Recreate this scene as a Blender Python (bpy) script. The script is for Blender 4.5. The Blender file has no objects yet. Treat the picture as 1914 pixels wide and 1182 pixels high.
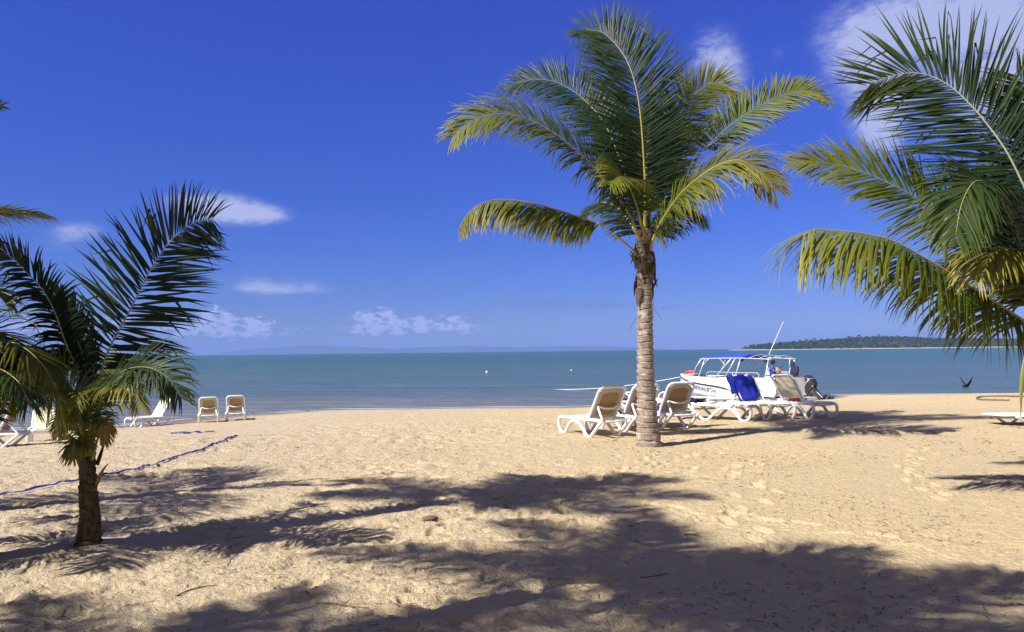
import bpy, math, random
import numpy as np
from mathutils import Vector, Matrix

random.seed(7)
RNG = np.random.default_rng(11)
SC = bpy.context.scene
COL = SC.collection
rad = math.radians

# ------------------------------------------------------------------ camera
F = 1500.0; CX, CY = 957.0, 591.0
PITCH, ROLL, EYE = rad(2.52), rad(0.67), 1.7
r0 = np.array([1., 0, 0]); u0 = np.array([0, -math.sin(PITCH), math.cos(PITCH)])
FW = np.array([0, math.cos(PITCH), math.sin(PITCH)])
RT = math.cos(ROLL) * r0 - math.sin(ROLL) * u0
UP = math.sin(ROLL) * r0 + math.cos(ROLL) * u0
CAM = np.array([0, 0, EYE])


def ray(px, py):
    return FW + (px - CX) / F * RT - (py - CY) / F * UP


def at(px, py, Y):
    """the point that far down the beach (metres along Y) seen in that direction"""
    d = ray(px, py)
    return CAM + d * (Y / d[1])


cam = bpy.data.cameras.new('camera'); co = bpy.data.objects.new('camera', cam); COL.objects.link(co)
cam.sensor_fit = 'HORIZONTAL'; cam.sensor_width = 36; cam.lens = 36 * F / 1914
cam.clip_start = 0.05; cam.clip_end = 60000
m = Matrix(((RT[0], UP[0], -FW[0], 0), (RT[1], UP[1], -FW[1], 0), (RT[2], UP[2], -FW[2], EYE), (0, 0, 0, 1)))
co.matrix_world = m
SC.camera = co
SC.view_settings.view_transform = 'Standard'; SC.view_settings.look = 'None'
SC.view_settings.exposure = 0.84; SC.view_settings.gamma = 1.0

# ------------------------------------------------------------------ helpers


def mesh_obj(name, V, Fc, mat=None, parent=None, world=True, smooth=False, attrs=None):
    V = np.asarray(V, float)
    if parent is not None and world:
        V = V - np.array(parent_origin(parent))
    me = bpy.data.meshes.new(name)
    if isinstance(Fc, np.ndarray):
        me.vertices.add(len(V)); me.vertices.foreach_set('co', V.astype(np.float32).ravel())
        n, k = Fc.shape
        me.loops.add(n * k); me.loops.foreach_set('vertex_index', Fc.astype(np.int32).ravel())
        me.polygons.add(n)
        me.polygons.foreach_set('loop_start', np.arange(0, n * k, k, dtype=np.int32))
        me.polygons.foreach_set('loop_total', np.full(n, k, np.int32))
    else:
        me.from_pydata(V.tolist(), [], [list(f) for f in Fc])
    if attrs:
        for an, av in attrs.items():
            a = me.attributes.new(an, 'FLOAT', 'POINT'); a.data.foreach_set('value', np.asarray(av, np.float32))
    me.update(calc_edges=True); me.validate()
    if smooth:
        me.polygons.foreach_set('use_smooth', np.ones(len(me.polygons), bool))
    if mat is not None:
        me.materials.append(mat)
    o = bpy.data.objects.new(name, me); COL.objects.link(o)
    if parent is not None:
        o.parent = parent
    return o


def parent_origin(o):
    v = Vector((0, 0, 0))
    while o is not None:
        v = v + o.location; o = o.parent
    return tuple(v)


def tag(o, label=None, cat=None, group=None, kind=None):
    if label: o['label'] = label
    if cat: o['category'] = cat
    if group: o['group'] = group
    if kind: o['kind'] = kind
    return o


def thing(name, label, cat, loc=(0, 0, 0), rz=0.0, group=None):
    o = bpy.data.objects.new(name, None); COL.objects.link(o)
    o.empty_display_size = 0.2
    o.location = tuple(float(v) for v in loc); o.rotation_euler = (0, 0, rz)
    return tag(o, label, cat, group)


def copy_tree(o, parent=None):
    c = o.copy(); COL.objects.link(c)
    if parent is not None: c.parent = parent
    for ch in list(o.children): copy_tree(ch, c)
    return c


class MB:
    def __init__(s): s.v = []; s.f = []

    def add(s, V, Fc):
        n = len(s.v); s.v += [tuple(map(float, p)) for p in V]; s.f += [tuple(i + n for i in f) for f in Fc]; return s

    def box(s, c, d, M=None):
        c = np.array(c, float); d = np.array(d, float) / 2
        V = np.array([[x, y, z] for x in (-1, 1) for y in (-1, 1) for z in (-1, 1)]) * d
        if M is not None: V = V @ np.array(M).T
        return s.add(V + c, [(0, 1, 3, 2), (4, 6, 7, 5), (0, 4, 5, 1), (2, 3, 7, 6), (0, 2, 6, 4), (1, 5, 7, 3)])

    def tube(s, P, R, n=8, flat=1.0, side=None, closed=False, cap=True):
        P = np.asarray(P, float); R = np.broadcast_to(np.asarray(R, float), (len(P),))
        if closed: T = np.roll(P, -1, 0) - np.roll(P, 1, 0)
        else: T = np.gradient(P, axis=0)
        T /= np.linalg.norm(T, axis=1)[:, None] + 1e-12
        V = []
        a = np.arange(n) / n * 2 * math.pi
        S = None
        for i in range(len(P)):
            if side is not None: S = np.array(side, float)
            elif S is None:
                S = np.cross(T[i], (0, 0, 1.0))
                if np.linalg.norm(S) < .1: S = np.array([1., 0, 0])
            S = S - (S @ T[i]) * T[i]; S /= np.linalg.norm(S) + 1e-12
            N = np.cross(S, T[i])
            V += [P[i] + R[i] * (math.cos(t) * S + flat * math.sin(t) * N) for t in a]
        Fc = []
        m_ = len(P)
        for i in range(m_ if closed else m_ - 1):
            j = (i + 1) % m_
            for k in range(n):
                Fc.append((i * n + k, i * n + (k + 1) % n, j * n + (k + 1) % n, j * n + k))
        if cap and not closed:
            Fc.append(tuple(range(n - 1, -1, -1))); Fc.append(tuple((m_ - 1) * n + k for k in range(n)))
        return s.add(V, Fc)

    def grid(s, A, wrap=False):
        A = np.asarray(A, float); n, k = A.shape[:2]
        Fc = [(i * k + j, i * k + (j + 1) % k, (i + 1) * k + (j + 1) % k, (i + 1) * k + j) for i in range(n - 1) for j in range(k if wrap else k - 1)]
        return s.add(A.reshape(-1, 3), Fc)

    def build(s, name, mat, parent=None, smooth=True, world=False):
        return mesh_obj(name, s.v, s.f, mat, parent, world=world, smooth=smooth)


def cr(P, n):
    """smooth curve through the points"""
    P = np.asarray(P, float)
    Q = np.vstack([2 * P[0] - P[1], P, 2 * P[-1] - P[-2]])
    d = np.linalg.norm(np.diff(P, axis=0), axis=1); L = np.r_[0, np.cumsum(d)]
    out = []
    for s in np.linspace(0, L[-1], n):
        i = min(int(np.searchsorted(L, s, 'right') - 1), len(P) - 2)
        t = (s - L[i]) / (d[i] + 1e-12)
        p0, p1, p2, p3 = Q[i], Q[i + 1], Q[i + 2], Q[i + 3]
        out.append(.5 * (2 * p1 + (p2 - p0) * t + (2 * p0 - 5 * p1 + 4 * p2 - p3) * t * t + (3 * p1 - p0 - 3 * p2 + p3) * t ** 3))
    return np.array(out)


def sm(a, b, x):
    t = np.clip((np.asarray(x, float) - a) / (b - a), 0, 1); return t * t * (3 - 2 * t)


def hash2(i, j, s):
    h = (i.astype(np.int64) * 374761393 + j.astype(np.int64) * 668265263 + s * 1442695041) & 0xFFFFFFFF
    h = ((h ^ (h >> 13)) * 1274126177) & 0xFFFFFFFF
    h = h ^ (h >> 16)
    return (h & 0xFFFFFF) / float(0xFFFFFF)


def vn(x, y, s=0):
    x = np.asarray(x, float); y = np.asarray(y, float)
    i = np.floor(x); j = np.floor(y); fx = x - i; fy = y - j
    fx = fx ** 3 * (fx * (fx * 6 - 15) + 10); fy = fy ** 3 * (fy * (fy * 6 - 15) + 10)
    a = hash2(i, j, s); b = hash2(i + 1, j, s); c = hash2(i, j + 1, s); d = hash2(i + 1, j + 1, s)
    return (a * (1 - fx) + b * fx) * (1 - fy) + (c * (1 - fx) + d * fx) * fy - .5


# ------------------------------------------------------------------ terrain
WATER = -1.0
SHX = [-60, -24, -15.8, -11.5, -8.1, 1.07, 2.3, 6.5, 9.3, 14.2, 16.5, 18.2, 22.5, 28, 60]
SHY = [22, 28, 31.4, 36.2, 38.4, 37.6, 37.5, 39.0, 40.6, 40.4, 42.5, 45.0, 45.3, 44.5, 40]


def zbase(x, y):
    D = np.interp(x, SHX, SHY) + .25 * vn(np.asarray(x) * .7, np.asarray(y) * 0 + 3, 5) - y
    lf = 1 - sm(-13, -1, x)
    t = np.clip(1 - D / (20.0 + 8 * lf), 0, None)
    ex = 1.3 - .42 * lf
    z = -np.where(t < 1, t ** ex, 1 + (t - 1) * 1.6)
    z = np.maximum(z, -6)
    berm = .09 * sm(2.4, 5.0, x) * sm(12.5, 16.3, y) * (1 - sm(19, 27, y)) * (1 - sm(9, 15, x))
    mound = .05 * np.exp(-((x + 3.85) ** 2 + (y - 7.2) ** 2) / .35)
    swell = .10 * vn(np.asarray(x) * .16, np.asarray(y) * .2, 21) * sm(5, 12, y)
    return z + berm + mound + swell


FOOT = []
_rf = np.random.default_rng(17)
for (x0, y0, a0, n_) in ((-1.6, 5.4, .35, 26), (2.2, 5.2, -.1, 24), (-2.9, 6.6, .9, 18), (3.4, 7.0, -.7, 22), (.2, 7.5, .15, 22), (1.4, 10.5, 1.2, 14), (-4.2, 9.5, .5, 18), (4.8, 9.0, .25, 16)):
    for i in range(n_):
        sx = .085 * (1 if i % 2 else -1) + _rf.normal(0, .02)
        FOOT.append((x0 + math.sin(a0) * i * .34 + math.cos(a0) * sx, y0 + math.cos(a0) * i * .34 - math.sin(a0) * sx, a0 + _rf.normal(0, .12), _rf.uniform(.6, 1.1)))
        a0 += _rf.normal(0, .05)
FOOT = np.array(FOOT)


def feet(x, y):
    sh = x.shape; xf = x.ravel(); yf = y.ravel(); o = np.zeros(xf.size)
    cand = np.nonzero((xf > FOOT[:, 0].min() - .4) & (xf < FOOT[:, 0].max() + .4) & (yf > FOOT[:, 1].min() - .4) & (yf < FOOT[:, 1].max() + .4))[0]
    cand = cand[np.argsort(yf[cand], kind='stable')]
    ys = yf[cand]
    for fx, fy, fa, k in FOOT:
        a, b = np.searchsorted(ys, (fy - .35, fy + .35))
        w = cand[a:b]; w = w[np.abs(xf[w] - fx) < .35]
        if not len(w): continue
        dx = xf[w] - fx; dy = yf[w] - fy
        u = (dx * math.sin(fa) + dy * math.cos(fa)) / .15; v = (dx * math.cos(fa) - dy * math.sin(fa)) / .062
        r2 = u * u + v * v
        o[w] += k * (-.034 * np.exp(-r2 * r2 * .8) + .014 * np.exp(-(np.sqrt(r2) - 1.35) ** 2 * 9))
    return o.reshape(sh)


def zdet(x, y):
    return zdet0(x, y) + feet(np.atleast_1d(np.asarray(x, float)), np.atleast_1d(np.asarray(y, float))).reshape(np.shape(x))


def zdet0(x, y):
    x = np.asarray(x, float); y = np.asarray(y, float)
    amp = (1.0 - .62 * sm(-1.0, 3.0, x + .6 * vn(x * .5, y * .5, 77))) * (.4 + .6 * (1 - sm(14, 40, y)))
    r = np.interp(x, SHX, SHY) - y
    amp = amp * sm(.3, 3, r)
    wx = x + .12 * vn(x * 3, y * 3, 31); wy = y + .12 * vn(x * 3, y * 3, 32)
    patch = .45 + .6 * sm(-.22, .25, vn(x * .55 + 5, y * .75, 91)); amp = amp * patch * .66
    big = .035 * vn(wx * 1.1, wy * 1.6, 1)
    mid = -.055 * np.abs(vn(wx * 2.7, wy * 3.6, 2)) + .015
    pit = vn(wx * 5.5, wy * 7.5, 3); pit = -.050 * sm(.10, .34, pit) + .022 * sm(.1, .4, -pit)
    fin = .022 * vn(wx * 14, wy * 19, 4) + .011 * vn(wx * 33, wy * 41, 6)
    return amp * (big + mid + pit) + fin * (.45 + .55 * amp)


def zg(x, y): return float(zbase(np.float64(x), np.float64(y)))


def gp(px, py):
    d = ray(px, py); t = 3.0
    for _ in range(4000):
        p = CAM + d * t
        if p[2] <= zg(p[0], p[1]): break
        t += .02
    p = CAM + d * t
    return np.array([p[0], p[1], zg(p[0], p[1])])


# ------------------------------------------------------------------ materials
def newmat(name):
    m_ = bpy.data.materials.new(name); m_.use_nodes = True
    nt = m_.node_tree
    return m_, nt, nt.nodes['Principled BSDF']


def nd(nt, typ, **kw):
    n = nt.nodes.new(typ)
    for k, v in kw.items(): setattr(n, k, v)
    return n


def mixc(nt, fac, a, b, blend='MIX'):
    n = nd(nt, 'ShaderNodeMix', data_type='RGBA', blend_type=blend)
    for sock, val in ((n.inputs[0], fac), (n.inputs[6], a), (n.inputs[7], b)):
        if hasattr(val, 'is_linked') or isinstance(val, bpy.types.NodeSocket): nt.links.new(val, sock)
        elif isinstance(val, (int, float)): sock.default_value = val
        else: sock.default_value = (*val, 1)
    return n.outputs[2]


def mth(nt, op, a, b=None, c=None):
    n = nd(nt, 'ShaderNodeMath', operation=op)
    for i, v in enumerate((a, b, c)):
        if v is None: continue
        if isinstance(v, bpy.types.NodeSocket): nt.links.new(v, n.inputs[i])
        else: n.inputs[i].default_value = v
    return n.outputs[0]


def mapr(nt, v, a, b, c=0., d=1., typ='SMOOTHSTEP'):
    n = nd(nt, 'ShaderNodeMapRange', interpolation_type=typ)
    nt.links.new(v, n.inputs[0])
    for i, q in enumerate((a, b, c, d)): n.inputs[i + 1].default_value = q
    return n.outputs[0]


def noise(nt, scale, detail=3, vec=None, rough=.55, dist=0.):
    n = nd(nt, 'ShaderNodeTexNoise'); n.inputs['Scale'].default_value = scale; n.inputs['Detail'].default_value = detail
    n.inputs['Roughness'].default_value = rough; n.inputs['Distortion'].default_value = dist
    if vec is not None: nt.links.new(vec, n.inputs['Vector'])
    return n.outputs['Fac']


def objco(nt, sc=(1, 1, 1)):
    t = nd(nt, 'ShaderNodeTexCoord'); mp = nd(nt, 'ShaderNodeMapping'); mp.inputs['Scale'].default_value = sc
    nt.links.new(t.outputs['Object'], mp.inputs['Vector']); return mp.outputs['Vector']


def bump(nt, h, strength, dist, bs):
    b = nd(nt, 'ShaderNodeBump'); b.inputs['Strength'].default_value = strength; b.inputs['Distance'].default_value = dist
    nt.links.new(h, b.inputs['Height']); nt.links.new(b.outputs[0], bs.inputs['Normal']); return b


def plain(name, col, rough=.5, var=.12, scale=9., metal=0., spec=.5, bumpd=0.):
    m_, nt, bs = newmat(name)
    n = noise(nt, scale, 4, objco(nt))
    c = mixc(nt, n, tuple(v * (1 - var) for v in col), tuple(min(1, v * (1 + var)) for v in col))
    nt.links.new(c, bs.inputs['Base Color'])
    bs.inputs['Roughness'].default_value = rough; bs.inputs['Metallic'].default_value = metal
    bs.inputs['Specular IOR Level'].default_value = spec
    if bumpd: bump(nt, noise(nt, scale * 4, 3, objco(nt)), .6, bumpd, bs)
    return m_


def leafmat(name, A, B, tip, tipk, trans=.3, rough=.42):
    m_, nt, bs = newmat(name)
    g = nd(nt, 'ShaderNodeNewGeometry')
    rnd = g.outputs['Random Per Island']
    al = nd(nt, 'ShaderNodeAttribute', attribute_name='along').outputs['Fac']
    ft = nd(nt, 'ShaderNodeAttribute', attribute_name='frond_t').outputs['Fac']
    nz = noise(nt, 3.5, 3, objco(nt))
    f = mth(nt, 'ADD', mth(nt, 'MULTIPLY', rnd, .55), mth(nt, 'MULTIPLY', mapr(nt, nz, .35, .7), .45))
    c = mixc(nt, f, A, B)
    t1 = mth(nt, 'MULTIPLY', mth(nt, 'POWER', al, 2.5), mth(nt, 'ADD', .25, mth(nt, 'MULTIPLY', rnd, .75)))
    t2 = mth(nt, 'MULTIPLY', mth(nt, 'POWER', ft, 2.2), .75)
    tk = mth(nt, 'MULTIPLY', mth(nt, 'ADD', t1, t2), tipk)
    tk = mth(nt, 'MINIMUM', tk, 1.0)
    c = mixc(nt, tk, c, tip)
    nt.links.new(c, bs.inputs['Base Color'])
    bs.inputs['Roughness'].default_value = rough; bs.inputs['Specular IOR Level'].default_value = .22
    tr = nd(nt, 'ShaderNodeBsdfTranslucent')
    tc = mixc(nt, .35, c, (.35, .42, .03), 'MIX'); nt.links.new(tc, tr.inputs['Color'])
    mx = nd(nt, 'ShaderNodeMixShader'); mx.inputs[0].default_value = trans
    nt.links.new(bs.outputs[0], mx.inputs[1]); nt.links.new(tr.outputs[0], mx.inputs[2])
    nt.links.new(mx.outputs[0], nt.nodes['Material Output'].inputs['Surface'])
    return m_


LEAF = {
    'deep': leafmat('leaf_deep', (.004, .018, .010), (.013, .038, .012), (.10, .13, .02), .45, .13),
    'mid': leafmat('leaf_mid', (.010, .036, .010), (.075, .115, .014), (.28, .27, .03), .75, .26),
    'yel': leafmat('leaf_yellowing', (.030, .066, .011), (.13, .145, .018), (.33, .27, .045), .8, .26),
    'dark': leafmat('leaf_dark', (.005, .016, .010), (.011, .030, .013), (.03, .055, .016), .5, .10),
    'dry': leafmat('leaf_dry', (.28, .17, .04), (.42, .28, .07), (.30, .17, .06), .8, .25, .7),
}
M_RACH = plain('rachis_green', (.20, .22, .05), .45, .25, 14)
M_RACHP = plain('rachis_pale', (.34, .35, .27), .4, .2, 14)
M_RACHY = plain('rachis_yellow', (.36, .27, .06), .45, .25, 14)
M_SHEATH = plain('leaf_sheath_brown', (.075, .055, .04), .85, .55, 30, bumpd=.01)


def trunkmat(name, A, B, pale, paleamt):
    m_, nt, bs = newmat(name)
    v = objco(nt, (1, 1, .35)); v2 = objco(nt, (1, 1, 1))
    c = mixc(nt, mapr(nt, noise(nt, 26, 5, v, .65), .35, .68), A, B)
    c = mixc(nt, mth(nt, 'MULTIPLY', mapr(nt, noise(nt, 7, 4, objco(nt, (1, 1, 2.6)), .6), .5, .68), paleamt), c, pale)
    sc = nd(nt, 'ShaderNodeAttribute', attribute_name='scar').outputs['Fac']
    c = mixc(nt, mth(nt, 'MULTIPLY', sc, .8), c, tuple(q * .28 for q in A))
    c = mixc(nt, mth(nt, 'MULTIPLY', mapr(nt, noise(nt, 55, 3, v2), .6, .72), .5), c, tuple(q * .35 for q in A))
    nt.links.new(c, bs.inputs['Base Color']); bs.inputs['Roughness'].default_value = .9
    bs.inputs['Specular IOR Level'].default_value = .2
    bump(nt, noise(nt, 60, 5, v, .7), .9, .012, bs)
    return m_


M_TRUNK = trunkmat('trunk_grey', (.215, .17, .14), (.34, .28, .235), (.52, .47, .42), .7)
M_TRUNKB = trunkmat('trunk_brown', (.055, .038, .02), (.15, .10, .045), (.26, .19, .08), .45)

M_WHITE = plain('white_resin', (.80, .80, .80), .38, .05, 5)
M_SHELL = plain('shell_resin', (.42, .39, .37), .5, .08, 6)


def fabric(name, col, scale=260, var=.18):
    m_, nt, bs = newmat(name)
    w = nd(nt, 'ShaderNodeTexChecker'); w.inputs['Scale'].default_value = scale
    nt.links.new(objco(nt), w.inputs['Vector'])
    n = noise(nt, 5, 4, objco(nt))
    c = mixc(nt, n, tuple(v * (1 - var) for v in col), tuple(min(1, v * (1 + var * .5)) for v in col))
    nt.links.new(c, bs.inputs['Base Color']); bs.inputs['Roughness'].default_value = .85
    bs.inputs['Specular IOR Level'].default_value = .2
    bump(nt, w.outputs['Fac'], .25, .002, bs)
    return m_


M_CREAM = fabric('cream_sling', (.74, .69, .48))
M_SLING_SHADE = fabric('shaded_sling', (.36, .25, .12))  # cream sling's rear face; shade and show-through light put into the colour
M_BLUE = fabric('blue_towel', (.012, .022, .30), 300, .3)
M_NAVY = fabric('navy_towel', (.008, .010, .09), 300, .3)
M_RED = plain('red_cloth', (.42, .05, .04), .8, .2)
M_ORANGE = plain('orange_cloth', (.55, .30, .05), .8, .2)
M_TAPE = plain('blue_tape', (.012, .012, .20), .6, .25, 20)

# sand
M_SAND, nt, bs = newmat('sand')
v = objco(nt)
big = mapr(nt, noise(nt, .22, 3, v), .35, .65)
sepx = nd(nt, 'ShaderNodeSeparateXYZ'); nt.links.new(v, sepx.inputs[0])
xx = mapr(nt, mth(nt, 'ADD', sepx.outputs[0], mth(nt, 'MULTIPLY', noise(nt, .35, 3, v), 3.0)), -5.0, 5.0)
c = mixc(nt, xx, (.52, .43, .30), (.60, .47, .275))
c = mixc(nt, mth(nt, 'MULTIPLY', big, .35), c, (.54, .43, .28))
fine = noise(nt, 9, 5, v, .65)
c = mixc(nt, mapr(nt, fine, .3, .75), tuple(), (0, 0, 0)) if False else mixc(nt, mapr(nt, fine, .32, .72), mixc(nt, .18, c, (.34, .26, .16)), c)
gr = noise(nt, 240, 2, v, .6)
c = mixc(nt, mth(nt, 'MULTIPLY', mapr(nt, gr, .60, .72), .5), c, (.22, .16, .10))
c = mixc(nt, mth(nt, 'MULTIPLY', mapr(nt, noise(nt, 300, 2, v), .60, .7), .35), c, (.75, .66, .50))
sp = noise(nt, 34, 4, objco(nt, (1, .55, 1)), .7)
c = mixc(nt, mth(nt, 'MULTIPLY', mapr(nt, sp, .655, .70), .75), c, (.13, .085, .05))
wet = mapr(nt, mth(nt, 'ADD', sepx.outputs[2], mth(nt, 'MULTIPLY', noise(nt, .8, 3, v), .05)), -.97, -.80)
c = mixc(nt, wet, (.21, .155, .095), c)
nt.links.new(c, bs.inputs['Base Color'])
rgh = mapr(nt, wet, 0, 1, .25, .95); nt.links.new(rgh, bs.inputs['Roughness'])
bs.inputs['Specular IOR Level'].default_value = .25
hh = mth(nt, 'ADD', mth(nt, 'MULTIPLY', noise(nt, 22, 5, objco(nt, (1, 1, 1)), .6, .4), 1.0), mth(nt, 'MULTIPLY', noise(nt, 110, 3, v, .6), .35))
bump(nt, hh, 1.0, .045, bs)

# water
M_SEA, nt, bs = newmat('sea_water')
v = objco(nt)
sep = nd(nt, 'ShaderNodeSeparateXYZ'); nt.links.new(v, sep.inputs[0])
dist = nd(nt, 'ShaderNodeVectorMath', operation='LENGTH'); nt.links.new(v, dist.inputs[0])
dl = mth(nt, 'LOGARITHM', dist.outputs['Value'], 10.0)
nb = noise(nt, .02, 4, objco(nt, (.35, 1.6, 1)))
dl2 = mth(nt, 'ADD', dl, mth(nt, 'MULTIPLY', mth(nt, 'SUBTRACT', nb, .5), .6))
c = mixc(nt, mapr(nt, dl2, 1.55, 1.85), (.16, .16, .15), (.066, .110, .115))
c = mixc(nt, mapr(nt, dl2, 1.9, 2.5), c, (.036, .098, .086))
c = mixc(nt, mapr(nt, dl2, 3.0, 3.6), c, (.022, .070, .064))
nt.links.new(c, bs.inputs['Base Color'])
bs.inputs['Roughness'].default_value = .22; bs.inputs['Specular IOR Level'].default_value = .17
bs.inputs['IOR'].default_value = 1.33
w1 = noise(nt, 1.0, 4, objco(nt, (.9, 2.6, 1)), .6, .6)
w2 = noise(nt, .11, 3, objco(nt, (.5, 2.4, 1)), .6, .4)
w3 = noise(nt, .35, 4, objco(nt, (.45, 2.2, 1)), .65, .8)
hh = mth(nt, 'ADD', mth(nt, 'MULTIPLY', w1, .16), mth(nt, 'ADD', mth(nt, 'MULTIPLY', w2, 2.4), mth(nt, 'MULTIPLY', w3, .9)))
bump(nt, hh, 1.0, 1.0, bs)

# ------------------------------------------------------------------ sand sheet (denser towards where the beach is walked on)
def build_sand():
    nr = 760
    rr = np.r_[0, np.geomspace(.4, 3.6, 24)[:-1], np.geomspace(3.6, 50, nr), np.geomspace(51, 130, 26)]
    th = np.r_[np.linspace(-math.pi, -.72, 70)[:-1], np.linspace(-.72, .72, 860), np.linspace(.72, math.pi, 70)[1:-1]]
    R, T = np.meshgrid(rr, th, indexing='ij')
    X = R * np.sin(T); Y = R * np.cos(T)
    Z = zbase(X, Y) + zdet(X, Y)
    n, k = X.shape
    V = np.stack([X, Y, Z], -1).reshape(-1, 3)
    i = np.arange(n - 1)[:, None] * k; j = np.arange(k)[None, :]; jn = (j + 1) % k
    Q = np.stack([i + j, i + k + j, i + k + jn, i + jn], -1).reshape(-1, 4)
    o = mesh_obj('sand', V, Q[:, ::-1].copy(), M_SAND, smooth=True)
    tag(o, kind='structure')
    return o


build_sand()

# sea: one sheet to the horizon
def build_sea():
    rr = np.r_[0, np.geomspace(12, 9800, 60)]
    th = np.linspace(-math.pi, math.pi, 97)[:-1]
    R, T = np.meshgrid(rr, th, indexing='ij')
    V = np.stack([R * np.sin(T), R * np.cos(T), np.zeros_like(R)], -1).reshape(-1, 3)
    n, k = R.shape
    i = np.arange(n - 1)[:, None] * k; j = np.arange(k)[None, :]; jn = (j + 1) % k
    Q = np.stack([i + j, i + jn, i + k + jn, i + k + j], -1).reshape(-1, 4)
    o = mesh_obj('water', V, Q[:, ::-1].copy(), M_SEA, smooth=True)
    o.location = (0, 0, WATER)
    tag(o, kind='structure')


build_sea()

# thin wash line where the water meets the sand
def wash():
    xs = np.linspace(-22, 32, 900)
    V = []; Fc = []
    yy = np.linspace(20, 52, 700)
    yl = []
    for x in xs:
        z = zbase(np.full_like(yy, x), yy)
        k = int(np.argmax(z < WATER + .004)); yl.append(yy[k])
    yl = np.array(yl)
    wd = np.clip(-.03 + .55 * vn(xs * .7, xs * 0, 61) + .25 * vn(xs * 3, xs * 0, 62), 0, .5)
    for off, k in ((.05, 1.0), (1.1, .5)):
        o2 = off + .5 * vn(xs * .35, xs * 0 + off, 63) * (off > .5)
        w2 = np.clip(wd * k * (1 if off < .5 else np.clip(vn(xs * .5, xs * 0, 66) * 4, 0, 1)), 0, 1)
        g = np.stack([np.stack([xs, yl + o2, np.full_like(xs, WATER + .012)], -1), np.stack([xs, yl + o2 + w2 * .5, np.full_like(xs, WATER + .022)], -1), np.stack([xs, yl + o2 + w2 + .002, np.full_like(xs, WATER + .010)], -1)], 1)
        mb = MB(); mb.grid(g); b = len(V); V += mb.v; Fc += [tuple(i + b for i in f) for f in mb.f]
    o = mesh_obj('sea_foam', V, Fc, plain('sea_foam', (.62, .64, .64), .6, .2, 12), smooth=True)
    tag(o, 'thin pale wash along the edge of the sand', 'foam', kind='stuff')


wash()

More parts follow.
